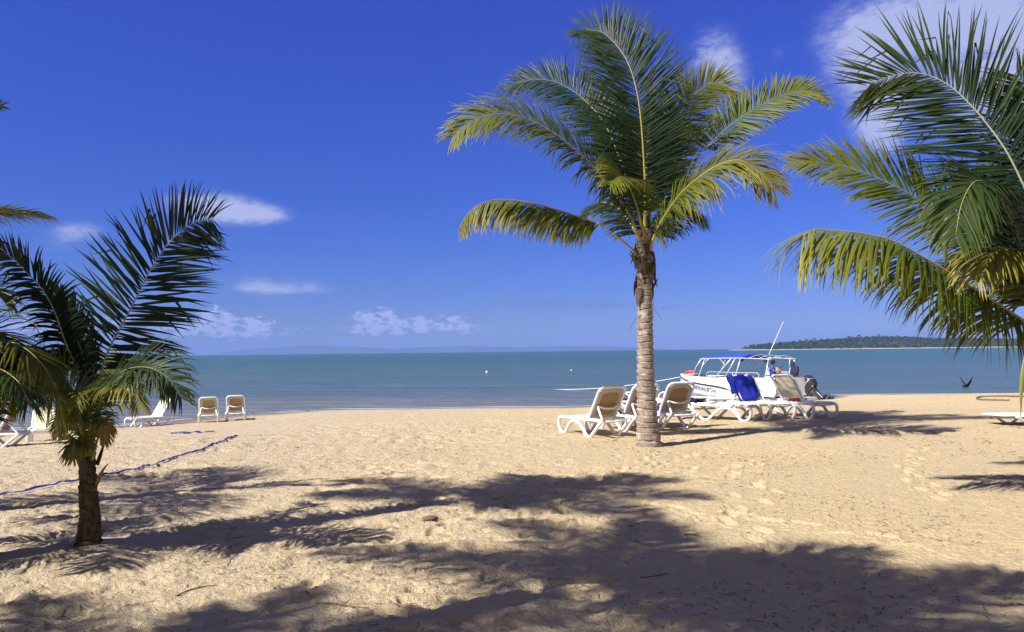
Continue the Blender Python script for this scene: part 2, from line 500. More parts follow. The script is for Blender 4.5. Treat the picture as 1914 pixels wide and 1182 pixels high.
# ------------------------------------------------------------------ palms
def frond(parent, P, lmax=.7, n=80, tw=(0, 0), droop=1.0, kind='mid', t0=.18, width=.034, r0=.03, rach=None,
          ang=(75, 33), lift=14, droop2=None, seed=0, prof=None, gap=0., O=None, dens=1.0, tear=.0):
    rg = np.random.default_rng(seed + 1000)
    lmax *= 1.28; n = int(n * 1.45 * dens); width *= .95 * (1.15 - .15 * dens)
    P = np.asarray(P, float)
    K = 60
    C = cr(P, K)
    T = np.gradient(C, axis=0); T /= np.linalg.norm(T, axis=1)[:, None]
    if O is None:
        O = P[-1] - P[0]
    O = np.array([O[0], O[1], 0.]); O /= np.linalg.norm(O) + 1e-9
    S0 = np.cross(O, (0, 0, 1.))
    S = S0[None] - (T @ S0)[:, None] * T; S /= np.linalg.norm(S, axis=1)[:, None]
    N = np.cross(S, T)
    ph = np.radians(np.linspace(tw[0], tw[1], K))[:, None]
    S, N = np.cos(ph) * S + np.sin(ph) * N, -np.sin(ph) * S + np.cos(ph) * N
    seg = np.linalg.norm(np.diff(C, axis=0), axis=1); L = np.r_[0, np.cumsum(seg)] / seg.sum()

    def samp(A, t): return np.stack([np.interp(t, L, A[:, q]) for q in range(3)], -1)
    allV = []; allF = []; al = []; ft = []; base = 0
    for sgn in (-1, 1):
        t = np.linspace(t0, .995, n) + rg.normal(0, .0035, n); t = np.clip(t, 0, 1)
        if gap > 0:
            t = t[rg.random(n) > gap]
        M = len(t)
        u = (t - t0) / (1 - t0)
        ln = lmax * np.interp(u, [0, .12, .35, .6, .85, 1], prof or [.68, .92, 1, .92, .62, .34]) * rg.normal(1, .07, M)
        p = samp(C, t); Tt = samp(T, t); St = samp(S, t); Nt = samp(N, t)
        a = np.radians(np.interp(u, [0, 1], ang) + rg.normal(0, 5, M))[:, None]
        li = np.radians(lift + rg.normal(0, 7, M))[:, None]
        d = np.cos(a) * Tt + np.sin(a) * (sgn * np.cos(li) * St + np.sin(li) * Nt)
        d /= np.linalg.norm(d, axis=1)[:, None]
        g = (droop if droop2 is None else np.interp(u, [0, 1], (droop, droop2))) * np.clip(rg.normal(1, .3, M), .2, 2.2)
        ln = ln * np.where(rg.random(M) < .07, rg.uniform(.3, .75, M), 1.0)
        kink = np.where(rg.random(M) < .10, rg.uniform(1.5, 3.5, M), 0.0); kpos = rg.integers(2, 5, M)
        swirl = rg.normal(0, .10, (M, 3))
        w = width * rg.normal(1, .12, M) * np.interp(u, [0, .8, 1], [1, .85, .5])
        J = 6
        rows = []
        nl = Nt.copy()
        for s in range(J + 1):
            q = s / J
            wid = w * (math.sin(min(1, q * 2.2 + .22) * math.pi / 2)) * (1 - q ** 2.6) + .0012
            W = np.cross(d, nl); W /= np.linalg.norm(W, axis=1)[:, None] + 1e-9
            nn = np.cross(W, d)
            rows += [p - W * wid[:, None] / 2 - nn * wid[:, None] * .22, p + 0 * W, p + W * wid[:, None] / 2 - nn * wid[:, None] * .22]
            al += [0] * 0
            p = p + d * (ln / J)[:, None]
            d = d + np.array([0, 0, -1.]) * ((g * (.25 + .9 * q) + kink * (kpos == s) * 3) / J)[:, None] + swirl * q * .5
            d /= np.linalg.norm(d, axis=1)[:, None]
        A = np.stack(rows, 1)          # M, 3(J+1), 3
        nv = 3 * (J + 1)
        allV.append(A.reshape(-1, 3))
        al_ = np.repeat(np.arange(J + 1) / J, 3)
        al += np.tile(al_, M).tolist(); ft += np.repeat(u, nv).tolist()
        b = base + np.arange(M)[:, None, None] * nv
        fs = []
        for s in range(J):
            for h in (0, 1):
                fs.append([3 * s + h, 3 * s + h + 1, 3 * s + 3 + h + 1, 3 * s + 3 + h])
        allF.append((b + np.array(fs)[None]).reshape(-1, 4)); base += M * nv
    o = mesh_obj('frond', np.vstack(allV), np.vstack(allF), LEAF[kind], parent, attrs={'along': al, 'frond_t': ft})
    tt = np.linspace(0, 1, K)
    R = r0 * np.interp(tt, [0, .06, .2, 1], [1.35, .85, .55, .07])
    mb = MB(); mb.tube(C, R, 7, flat=.75, side=None)
    ro = mesh_obj('rachis', np.array(mb.v) - np.array(parent_origin(parent)), mb.f, rach or M_RACH, None, smooth=True)
    ro.parent = o
    return o


def arc(base, az, el, length, bend, n=8, wob=0.):
    """a frond's spine: starts at that elevation, arches over"""
    p = np.array(base, float); out = [p.copy()]; e = rad(el); a = rad(az)
    for i in range(n):
        e2 = e - rad(bend) * ((i + .5) / n) ** 1.35
        a2 = a + rad(wob) * (i / n)
        p = p + length / n * np.array([math.sin(a2) * math.cos(e2), math.cos(a2) * math.cos(e2), math.sin(e2)])
        out.append(p.copy())
    return out


def trunk(parent, P, R, mat, ring=.075, amp=.07, seed=0, n=36, name='trunk', rough=.03):
    P = np.asarray(P, float)
    Ls = np.linalg.norm(np.diff(P, axis=0), axis=1).sum()
    K = int(Ls / .009)
    C = cr(P, K); T = np.gradient(C, axis=0); T /= np.linalg.norm(T, axis=1)[:, None]
    s = np.linspace(0, Ls, K)
    Rr = np.interp(s / Ls, np.linspace(0, 1, len(R)), R)
    A = np.arange(n) / n * 2 * math.pi
    S = np.array([1., 0, 0]); V = np.zeros((K, n, 3)); sc = np.zeros((K, n))
    for i in range(K):
        Si = S - (S @ T[i]) * T[i]; Si /= np.linalg.norm(Si); Ni = np.cross(T[i], Si)
        ca, sa = np.cos(A), np.sin(A)
        ringid = np.floor((s[i] + .05 * vn(s[i] * 3.1, 0 * s[i], seed)) / ring)
        tl = .55 * vn(ca * 1.1 + 7, sa * 1.1 + ringid * 0 + s[i] * 1.5, seed + 3) * ring
        q = (s[i] + .35 * ring * vn(s[i] / ring * .6, 0., seed + 9) + tl) / ring
        fr = q - np.floor(q); rid = np.floor(q)
        k = hash2(rid, rid * 0 + np.floor(A * 1.2), seed + 5)
        lip = (1 - fr) ** .8 if False else fr ** 1.5
        notch = sm(.0, .05, fr) * (1 - sm(.07, .20, fr))
        r = Rr[i] * (1 + amp * (lip - .5) * (.5 + k) - amp * .9 * notch * (.3 + k) + rough * vn(ca * 3 + 11, sa * 3 + s[i] * 9, seed + 1) + rough * .6 * vn(ca * 9, sa * 9 + s[i] * 24, seed + 2))
        V[i] = C[i] + r[:, None] * (ca[:, None] * Si + sa[:, None] * Ni)
        sc[i] = notch * sm(.25, .6, k)
    Vf = V.reshape(-1, 3); i = np.arange(K - 1)[:, None] * n; j = np.arange(n)[None]; jn = (j + 1) % n
    Q = np.stack([i + j, i + jn, i + n + jn, i + n + j], -1).reshape(-1, 4)
    Vf = np.vstack([Vf, C[-1]]); sc = np.r_[sc.ravel(), 0]
    # cap ring folded to the centre as quads
    cap = np.stack([(K - 1) * n + np.arange(0, n, 2), (K - 1) * n + (np.arange(0, n, 2) + 1) % n, (K - 1) * n + (np.arange(0, n, 2) + 2) % n, np.full(n // 2, K * n)], -1)
    return mesh_obj(name, Vf, np.vstack([Q, cap]), mat, parent, smooth=True, attrs={'scar': sc})


def flap(parent, p, d, L, w, seed, mat=M_SHEATH, name='leaf_sheath', bend=-1.0):
    rg = np.random.default_rng(seed)
    p = np.array(p, float); d = np.array(d, float); d /= np.linalg.norm(d)
    side = np.cross(d, (0, 0, 1)); side /= np.linalg.norm(side) + 1e-9
    rows = []
    for i in range(8):
        q = i / 7
        ww = w * (1 - q ** 1.7) * (.75 + .25 * math.sin(3 * q)) + .004
        nn = np.cross(side, d)
        th = .007
        rows.append([p - side * ww / 2 + nn * (.15 * ww), p + nn * -.1 * ww, p + side * ww / 2 + nn * .15 * ww, p + side * ww / 2 + nn * (.15 * ww - th), p + nn * (-.1 * ww - th), p - side * ww / 2 + nn * (.15 * ww - th)])
        p = p + d * L / 7
        d = d + np.array([rg.normal(0, .08), rg.normal(0, .08), bend * (.32)]); d /= np.linalg.norm(d)
    mb = MB(); mb.grid(np.array(rows), wrap=True)
    return mesh_obj(name, mb.v, mb.f, mat, parent, smooth=True)


# ---- the tall palm in the middle
B = gp(1214, 834); Y0 = B[1]
palm = thing('coconut_palm', 'tall coconut palm with ringed grey trunk standing in front of the white loungers', 'palm tree', B)


def A_(Y, *pts): return [at(p[0], p[1], Y + (p[2] if len(p) > 2 else 0)) for p in pts]


tp = A_(Y0, (1214, 842, 0), (1212, 815, 0), (1208, 740, .05), (1206, 650, .12), (1205, 545, .2), (1204, 430, .28))
tp[0][2] = B[2] - .12
trunk(palm, tp, [.245, .215, .185, .168, .158, .152, .146, .142, .138, .135, .135, .14, .15, .135], M_TRUNK, .115, .14, 3)
Yc = Y0 + .25
CR = [
    # points (px, py, depth), lmax, n, twist, droop, kind, extra
    ([(1196, 490, -.05), (1185, 470, -.1), (1161, 449, -.2), (1123, 422, -.3), (1047, 394, -.45), (985, 378, -.5), (935, 373, -.55), (898, 381, -.6), (872, 402, -.6), (858, 428, -.6)],
     dict(lmax=.62, n=110, tw=(6, 22), droop=2.6, ang=(74, 40), kind='yel', t0=.28, rach=M_RACHY, lift=-45)),
    ([(1199, 455, -.05), (1171, 393, -.3), (1123, 327, -.6), (1057, 265, -.9), (1000, 229, -1.1), (953, 214, -1.25), (905, 217, -1.35), (872, 233, -1.4), (844, 258, -1.4)],
     dict(lmax=.76, n=112, tw=(46, 58), droop=1.35, kind='mid', t0=.09, rach=M_RACHY, lift=4)),
    ([(1201, 430, .05), (1171, 332, .3), (1133, 237, .6), (1090, 185, .9), (1047, 157, 1.1), (1010, 149, 1.2), (972, 154, 1.3), (945, 166, 1.3)],
     dict(lmax=.68, n=95, tw=(55, 70), droop=.55, kind='deep', t0=.2, lift=6)),
    ([(1206, 430, -.05), (1205, 332, -.2), (1199, 237, -.3), (1192, 180, -.3), (1178, 128, -.25), (1158, 92, -.15), (1128, 62, .0), (1096, 55, .1)],
     dict(lmax=.95, n=120, tw=(0, 20), droop=.35, kind='deep', t0=.08, lift=8, rach=M_RACHY, O=(-.12, 1, 0), prof=[.6, .85, 1, .95, .7, .42])),
    ([(1211, 420, .05), (1227, 332, .3), (1246, 265, .5), (1275, 208, .6), (1303, 173, .7), (1332, 156, .75), (1355, 160, .75), (1380, 190, .7)],
     dict(lmax=.62, n=95, tw=(-60, -78), droop=.45, kind='mid', t0=.2, lift=5)),
    ([(1216, 425, 0), (1256, 351, .2), (1294, 308, .3), (1336, 261, .4), (1374, 228, .4), (1417, 201, .4), (1460, 180, .4), (1507, 169, .35), (1546, 190, .3)],
     dict(lmax=.52, n=95, tw=(-48, -62), droop=.6, kind='mid', t0=.42, lift=6, rach=M_RACH)),
    ([(1213, 470, -.1), (1232, 422, -.35), (1270, 365, -.7), (1313, 327, -1.0), (1351, 305, -1.15), (1384, 300, -1.3), (1408, 314, -1.35), (1431, 332, -1.4), (1450, 354, -1.4)],
     dict(lmax=.82, n=108, tw=(-40, -44), droop=1.9, kind='yel', t0=.10, lift=-2, rach=M_RACHY)),
    # fill behind and towards the beach
    ([(1203, 425, .1), (1180, 320, .6), (1150, 240, 1.2), (1120, 200, 1.8), (1085, 190, 2.3), (1060, 205, 2.6)],
     dict(lmax=.62, n=80, tw=(30, 35), droop=.6, kind='deep', t0=.2)),
    ([(1209, 420, .15), (1222, 330, .7), (1240, 270, 1.3), (1262, 240, 1.9), (1290, 240, 2.4), (1310, 265, 2.6)],
     dict(lmax=.62, n=80, tw=(-30, -35), droop=.6, kind='deep', t0=.2)),
    ([(1205, 425, .1), (1200, 340, .5), (1196, 280, 1.1), (1190, 245, 1.7), (1186, 235, 2.3)],
     dict(lmax=.8, n=80, tw=(0, 0), droop=.7, kind='dark', t0=.2, O=(0, 1, 0))),
    ([(1206, 445, -.1), (1190, 385, -.6), (1172, 340, -1.2), (1158, 330, -1.7), (1140, 345, -2.0)],
     dict(lmax=.55, n=70, tw=(30, 30), droop=1.2, kind='mid', t0=.25)),
    ([(1209, 440, .1), (1240, 380, .7), (1275, 345, 1.2), (1310, 345, 1.7), (1335, 370, 1.9)],
     dict(lmax=.6, n=70, tw=(-30, -30), droop=1.2, kind='mid', t0=.25)),
    ([(1200, 470, .1), (1180, 420, .4), (1150, 385, .8), (1115, 380, 1.1), (1085, 405, 1.3)],
     dict(lmax=.5, n=70, tw=(20, 20), droop=1.6, kind='deep', t0=.18, lift=-10)),
    ([(1209, 470, .1), (1232, 425, .3), (1262, 395, .6), (1295, 395, .8), (1318, 420, .9)],
     dict(lmax=.5, n=70, tw=(-20, -20), droop=1.6, kind='deep', t0=.18, lift=-10)),
    ([(1205, 430, 0), (1207, 340, .1), (1211, 260, .2), (1214, 190, .3), (1216, 150, .35)],
     dict(lmax=.38, n=60, tw=(0, 0), droop=.15, kind='mid', t0=.3, ang=(22, 10), O=(.2, 1, 0), width=.03)),
]
for i, (pts, kw) in enumerate(CR):
    frond(palm, A_(Yc, *pts), seed=i, r0=.035, dens=1.3, **kw)
shaft = [at(1205, 548, Y0 + .2), at(1204, 510, Y0 + .22), at(1204, 470, Y0 + .25), at(1205, 440, Y0 + .27), at(1206, 405, Y0 + .28)]
trunk(palm, shaft, [.125, .13, .135, .13, .10, .06], trunkmat('crownshaft_brown', (.05, .036, .03), (.13, .09, .065), (.24, .19, .15), .5), .13, .10, 33, name='crownshaft', rough=.14)
rgf = np.random.default_rng(4)
for i in range(22):
    a = i * 2.4; f = i / 22
    hgt = 1.0 - f
    c0 = at(1204, 548 - 100 * hgt, Y0 + .22)
    p = c0 + np.array([.15 * math.cos(a), .15 * math.sin(a), 0])
    up = i % 3 == 0
    d = (math.cos(a) * (.35 if up else .22), math.sin(a) * (.35 if up else .22), .9 if up else -1.0)
    flap(palm, p, d, rgf.uniform(.22, .42), rgf.uniform(.09, .17), i + 40, bend=(-.35 if up else -.1))
# fibre wisps at the trunk
for (a, b_, c_) in [((1216, 572), (1226, 582), (1238, 600)), ((1195, 592), (1186, 600), (1174, 622)), ((1217, 560), (1222, 566), (1219, 584)), ((1216, 575), (1222, 590), (1216, 598))]:
    mb = MB(); mb.tube(cr(A_(Y0 + .08, (*a, 0), (*b_, -.05), (*c_, -.06)), 8), np.linspace(.006, .002, 8), 5)
    mesh_obj('trunk_fibre', mb.v, mb.f, M_SHEATH, palm)

# ---- young palm on the left
B = gp(166, 1018); Y1 = B[1]
lp = thing('coconut_palm', 'young coconut palm with short dark trunk and one upright feathery frond beside the blue tape', 'palm tree', B)
tp = A_(Y1, (166, 1030, 0), (167, 990, 0), (166, 930, .02), (163, 880, .03), (165, 830, .05))
tp[0][2] = B[2] - .1
trunk(lp, tp, [.135, .104, .088, .080, .074, .070, .066, .062, .056], M_TRUNKB, .07, .10, 8, rough=.30)
Y1c = Y1 + .05
LP = [
    ([(172, 850, 0), (180, 770, .05), (189, 700, .1), (203, 655, .15), (227, 610, .2), (256, 555, .25), (284, 500, .28), (315, 455, .25), (346, 427, .15), (376, 412, .0), (398, 412, -.1)],
     dict(lmax=.54, n=92, tw=(72, 84), droop=.30, kind='dark', t0=.27, rach=M_RACHP, lift=3, width=.027, ang=(80, 35), prof=[.75, .95, 1, .85, .62, .4])),
    ([(160, 850, 0), (155, 760, -.05), (143, 690, -.1), (124, 645, -.15), (103, 585, -.2), (78, 540, -.25), (48, 508, -.3), (20, 480, -.3), (-12, 458, -.3), (-45, 455, -.3)],
     dict(lmax=.27, n=80, tw=(-50, -60), droop=1.3, kind='dark', t0=.34, rach=M_RACHP, lift=2, width=.026)),
    ([(166, 850, 0), (166, 760, 0), (155, 670, .05), (135, 610, .05), (112, 566, .05), (92, 538, .05)],
     dict(lmax=.26, n=70, tw=(10, 30), droop=.35, kind='dark', t0=.36, ang=(35, 18), width=.03, rach=M_RACH, O=(-1, .3, 0))),
    ([(170, 850, -.02), (182, 770, -.15), (205, 715, -.35), (240, 690, -.5), (280, 688, -.6), (315, 708, -.65), (340, 745, -.65)],
     dict(lmax=.34, n=66, tw=(-30, -35), droop=1.6, kind='deep', t0=.34, width=.022)),
    ([(168, 850, -.02), (178, 790, -.2), (190, 745, -.4), (212, 720, -.6), (240, 730, -.75), (262, 765, -.8)],
     dict(lmax=.24, n=55, tw=(-15, -20), droop=2.4, kind='yel', t0=.36, width=.02)),
    ([(160, 850, -.02), (150, 780, -.15), (130, 720, -.3), (95, 690, -.4), (55, 690, -.45), (30, 715, -.45), (18, 745, -.45)],
     dict(lmax=.4, n=75, tw=(30, 35), droop=2.4, kind='mid', t0=.25, width=.026)),
    ([(162, 855, -.05), (150, 800, -.2), (135, 775, -.3), (118, 785, -.38), (108, 815, -.4)],
     dict(lmax=.15, n=50, tw=(10, 10), droop=2.4, kind='yel', t0=.28, width=.022, rach=M_RACHY)),
    ([(167, 850, -.05), (168, 790, -.25), (160, 745, -.45), (150, 735, -.6), (142, 760, -.7)],
     dict(lmax=.20, n=50, tw=(0, 0), droop=2.8, kind='mid', t0=.34, width=.018)),
    ([(170, 850, .05), (186, 770, .3), (210, 710, .55), (240, 680, .8), (275, 690, 1.0), (295, 720, 1.05)],
     dict(lmax=.34, n=60, tw=(-20, -20), droop=1.4, kind='yel', t0=.32, width=.022)),
    ([(172, 860, -.03), (184, 815, -.05), (192, 785, -.08), (197, 790, -.1), (196, 830, -.1)],
     dict(lmax=.13, n=40, tw=(0, 0), droop=2.5, kind='dry', t0=.35, width=.02, rach=M_RACHY)),
    ([(160, 870, -.06), (150, 840, -.12), (143, 822, -.16), (138, 830, -.2), (136, 860, -.2)],
     dict(lmax=.16, n=40, tw=(0, 0), droop=2.5, kind='yel', t0=.3, width=.02, rach=M_RACHY)),
]
for i, (pts, kw) in enumerate(LP):
    frond(lp, A_(Y1c, *pts), seed=50 + i, r0=.02, dens=.85, **kw)
for i in range(5):
    a = i * 2.4
    p = at(165, 905 - i * 11, Y1 + .0) + np.array([.08 * math.cos(a), .08 * math.sin(a), 0])
    flap(lp, p, (math.cos(a) * .35, math.sin(a) * .35, .95), .22 + .05 * (i % 3), .07, i + 70, mat=M_SHEATH if i % 3 else LEAF['dry'], bend=-.12)

# ---- palm on the right, trunk beyond the edge
RB = at(2010, 640, 9.15); RB[2] = zg(RB[0], RB[1])
rp = thing('coconut_palm', 'coconut palm leaning in over the right edge with broad fronds above the bay', 'palm tree', RB)
RC = at(1996, 640, 9.05)
trunk(rp, [RB + (0, 0, -.1), (RB + RC) / 2 + (.03, 0, 0), RC + (0, 0, .05)], [.21, .17, .15, .14, .14, .13], M_TRUNK, .08, .12, 15)
Y2 = 9.0
RP = [
    ([(1992, 630, 0), (1960, 470, -.05), (1932, 390, -.08), (1906, 332, -.1), (1877, 277, -.1), (1833, 218, -.05), (1789, 172, 0), (1753, 148, .05), (1717, 137, .1), (1682, 139, .15), (1650, 148, .2), (1620, 160, .2)],
     dict(lmax=.74, n=100, tw=(-66, -82), droop=.18, kind='deep', t0=.22, rach=M_RACHP, lift=4, width=.030, ang=(76, 32), prof=[.6, .85, 1, .95, .72, .42])),
    ([(1990, 640, 0), (1940, 540, .2), (1880, 462, .4), (1800, 412, .5), (1735, 385, .55), (1695, 360, .55), (1651, 338, .55), (1607, 320, .55), (1564, 309, .55), (1520, 303, .5), (1478, 304, .5)],
     dict(lmax=.58, n=100, tw=(56, 72), droop=.45, kind='mid', t0=.25, rach=M_RACH, lift=5, width=.028, ang=(66, 24), prof=[.8, .95, 1, .8, .5, .22])),
    ([(1988, 648, 0), (1930, 610, -.1), (1862, 566, -.2), (1795, 522, -.25), (1735, 486, -.3), (1673, 452, -.35), (1615, 437, -.4), (1556, 430, -.4), (1525, 428, -.4), (1500, 440, -.4)],
     dict(lmax=.64, n=120, tw=(14, 20), droop=2.6, ang=(86, 52), kind='mid', t0=.16, rach=M_RACHY, lift=-30, width=.032, prof=[.8, .95, 1, .95, .9, .8])),
    ([(1990, 640, 0), (1935, 520, -.3), (1890, 410, -.6), (1855, 350, -.8), (1822, 340, -.95), (1798, 380, -1.05), (1786, 440, -1.1)],
     dict(lmax=.62, n=95, tw=(30, 40), droop=1.6, kind='deep', t0=.2, rach=M_RACH, lift=0, width=.036)),
    ([(1992, 640, 0), (1955, 540, -.3), (1915, 480, -.5), (1875, 465, -.7), (1845, 480, -.8), (1825, 515, -.85)],
     dict(lmax=.52, n=80, tw=(10, 15), droop=2.6, kind='yel', t0=.22, rach=M_RACH, lift=-6, width=.03)),
    ([(1994, 640, 0), (1950, 470, .3), (1915, 380, .6), (1880, 335, .9), (1840, 320, 1.2), (1800, 335, 1.4)],
     dict(lmax=.6, n=85, tw=(40, 50), droop=.8, kind='deep', t0=.2, lift=0, width=.03)),
    ([(1994, 640, 0), (1955, 540, .3), (1910, 480, .6), (1860, 460, .9), (1810, 470, 1.2), (1770, 500, 1.4)],
     dict(lmax=.55, n=85, tw=(20, 25), droop=1.4, kind='deep', t0=.2, lift=-2, width=.03)),
    ([(1998, 640, 0), (1995, 480, -.05), (1985, 360, -.1), (1960, 250, -.1), (1930, 180, -.1), (1900, 140, -.1)],
     dict(lmax=.68, n=95, tw=(-40, -55), droop=.3, kind='deep', t0=.2, lift=4, width=.03)),
]
for i, (pts, kw) in enumerate(RP):
    kw['lmax'] *= 1.16; kw['width'] *= 1.16
    frond(rp, A_(Y2, *[(p[0], p[1], p[2] * 1.15) for p in pts]), seed=100 + i, r0=.034, **kw)
for i, (az, el, ln, bd) in enumerate([(60, 60, 2.4, 90), (100, 50, 2.5, 95), (140, 55, 2.4, 100), (180, 65, 2.2, 70), (30, 70, 2.3, 80), (-20, 62, 2.3, 95), (80, 20, 2.2, 60), (160, 25, 2.0, 60)]):
    frond(rp, arc(RC, az, el, ln, bd), lmax=.58, n=75, droop=1.0, kind=('mid', 'deep')[i % 2], t0=.2, width=.03, seed=130 + i, r0=.028)
# the single green blade that hangs at the right edge, and folded young spear
mb = MB()
P = cr(A_(Y2 - .9, (1925, 640), (1915, 680), (1909, 730), (1908, 778)), 12)
mb.tube(P, np.interp(np.linspace(0, 1, 12), [0, .5, 1], [.02, .026, .004]), 6, flat=.25, side=(1, 0, 0))
mesh_obj('hanging_leaflet', mb.v, mb.f, M_RACH, rp, smooth=True)
mb = MB()
P = cr(A_(Y2 - .6, (1795, 350), (1780, 390), (1768, 440), (1766, 500)), 14)
mb.tube(P, np.interp(np.linspace(0, 1, 14), [0, .5, 1], [.008, .055, .006]), 8, flat=.35, side=(1, 0, 0))
mesh_obj('folded_leaf', mb.v, mb.f, plain('leaf_fold', (.09, .12, .05), .45, .3, 22), rp, smooth=True)

# ---- palm beyond the left edge: its fronds reach into the picture
LB = np.array([-6.9, 8.6, 0]); LB[2] = zg(LB[0], LB[1])
fl = thing('coconut_palm', 'coconut palm mostly beyond the left edge with a yellowed frond tip against the sky', 'palm tree', LB)
LC = LB + (.25, 0, 2.45)
trunk(fl, [LB + (0, 0, -.1), (LB + LC) / 2 + (-.05, 0, 0), LC], [.2, .16, .145, .14, .135, .13], M_TRUNK, .085, .12, 22)


def toward(Y, *p): return [at(q[0], q[1], Y + q[2]) for q in p]


Yl = 8.6
frond(fl, [LC] + toward(Yl, (-110, 425, 0), (-50, 400, -.05), (0, 396, -.1), (50, 398, -.1), (92, 405, -.1)), lmax=.36, n=90, tw=(20, 20), droop=1.6, kind='yel', t0=.12, width=.022, seed=201, rach=M_RACHY, ang=(50, 14))
frond(fl, [LC] + toward(Yl, (-130, 330, 0), (-80, 250, 0), (-40, 215, 0), (-15, 200, 0), (2, 198, 0)), lmax=.26, n=85, tw=(60, 75), droop=.5, kind='deep', t0=.15, width=.025, seed=202, ang=(60, 20))
for i, (az, el, ln, bd) in enumerate([(-60, 50, 2.6, 95), (-110, 45, 2.6, 95), (-150, 55, 2.6, 100), (-30, 60, 2.3, 95), (180, 45, 2.4, 80), (-90, 75, 2.4, 60)]):
    frond(fl, arc(LC, az, el, ln, bd), lmax=.7, n=75, droop=.9, kind=('mid', 'deep', 'mid')[i % 3], t0=.2, width=.03, seed=210 + i, r0=.028)

# a low young palm behind it, yellow green
LB2 = at(-95, 850, 6.7); LB2[2] = zg(LB2[0], LB2[1])
f2 = thing('coconut_palm', 'low yellow-green palm at the left edge with fronds hanging over the white loungers', 'palm tree', LB2)
LC2 = LB2 + (0, 0, .75)
trunk(f2, [LB2 + (0, 0, -.1), LB2 + (0, 0, .35), LC2], [.15, .12, .11, .1, .09], M_TRUNKB, .05, .16, 25, rough=.1)
Y3 = 6.7
for i, (pts, kw) in enumerate([
    ([(-55, 690, 0), (-30, 660, 0), (5, 640, 0), (45, 650, -.1), (85, 690, -.15), (110, 740, -.2), (118, 790, -.2)], dict(kind='yel', droop=1.8, lmax=.5)),
    ([(-60, 700, 0), (-45, 640, .1), (-15, 620, .2), (25, 640, .3), (55, 690, .35), (70, 740, .4)], dict(kind='mid', droop=1.8, lmax=.5)),
    ([(-55, 700, 0), (-30, 690, -.2), (0, 690, -.4), (35, 715, -.55), (55, 755, -.6)], dict(kind='deep', droop=1.6, lmax=.45)),
    ([(-60, 690, 0), (-75, 620, 0), (-60, 560, .1), (-20, 540, .2), (20, 560, .3)], dict(kind='mid', droop=1.2, lmax=.45)),
    ([(-55, 705, 0), (0, 700, .3), (60, 700, .5), (120, 730, .6), (160, 770, .7)], dict(kind='yel', droop=1.6, lmax=.4))]):
    frond(f2, [LC2] + A_(Y3, *pts), n=75, tw=(12, 15), t0=.22, width=.03, seed=240 + i, r0=.022, rach=M_RACHY, lift=-4, **kw)
for i, (az, el, ln, bd) in enumerate([(-90, 60, 1.5, 90), (-140, 55, 1.5, 90), (180, 65, 1.4, 80), (-45, 60, 1.5, 90)]):
    frond(f2, arc(LC2, az, el, ln, bd), lmax=.45, n=60, droop=1.1, kind='mid', t0=.2, width=.028, seed=250 + i, r0=.022)

# ---- palms behind the camera: only their shade reaches the sand in front
def shade_palm(base, h, lean, label, seed, nf=15, ln=2.8, el=(75, 25), bend=90, lm=.75, azs=None):
    b = np.array([base[0], base[1], zg(*base)])
    t = thing('coconut_palm', label, 'palm tree', b)
    c_ = b + np.array([lean[0], lean[1], h])
    trunk(t, [b + (0, 0, -.1), b + (lean[0] * .35, lean[1] * .35, h * .5), c_], [.24, .19, .165, .15, .145, .14], M_TRUNK, .09, .1, seed)
    rg = np.random.default_rng(seed)
    for i in range(nf):
        az = (azs[i % len(azs)] if azs else i * 137.5) + rg.normal(0, 8); e = np.interp(i / nf, [0, 1], el)
        frond(t, arc(c_, az, e, ln * rg.normal(1, .06), bend * rg.normal(1, .1)), lmax=lm, n=80, droop=.9, kind=('deep', 'mid', 'yel')[i % 3], t0=.17, width=.034, seed=seed * 31 + i, r0=.032)
    return t


shade_palm((-4.8, 2.6), 5.0, (.2, .1), 'tall coconut palm left of the camera shading the sand in the foreground', 61, 13, 2.6, bend=80, lm=.55)
shade_palm((-3.7, 1.05), 5.5, (.06, .25), 'tall coconut palm behind the camera throwing the wide dark foreground shade', 62, 10, 2.3, bend=80, lm=.55)
shade_palm((-7.0, 5.2), 6.1, (.3, .1), 'very tall coconut palm left of the camera shading the sand beside the young palm', 64, 9, 2.6, bend=85, lm=.5, azs=(72, 95, 60, 275, 290, 310, 110, 45, 30))

shade_palm((-7.9, .5), 5.2, (.1, .1), 'coconut palm far left of the camera shading the bottom left corner of sand', 66, 9, 2.3, bend=80, lm=.5)

# ------------------------------------------------------------------ sun loungers
H0 = 1.2   # local x of the origin


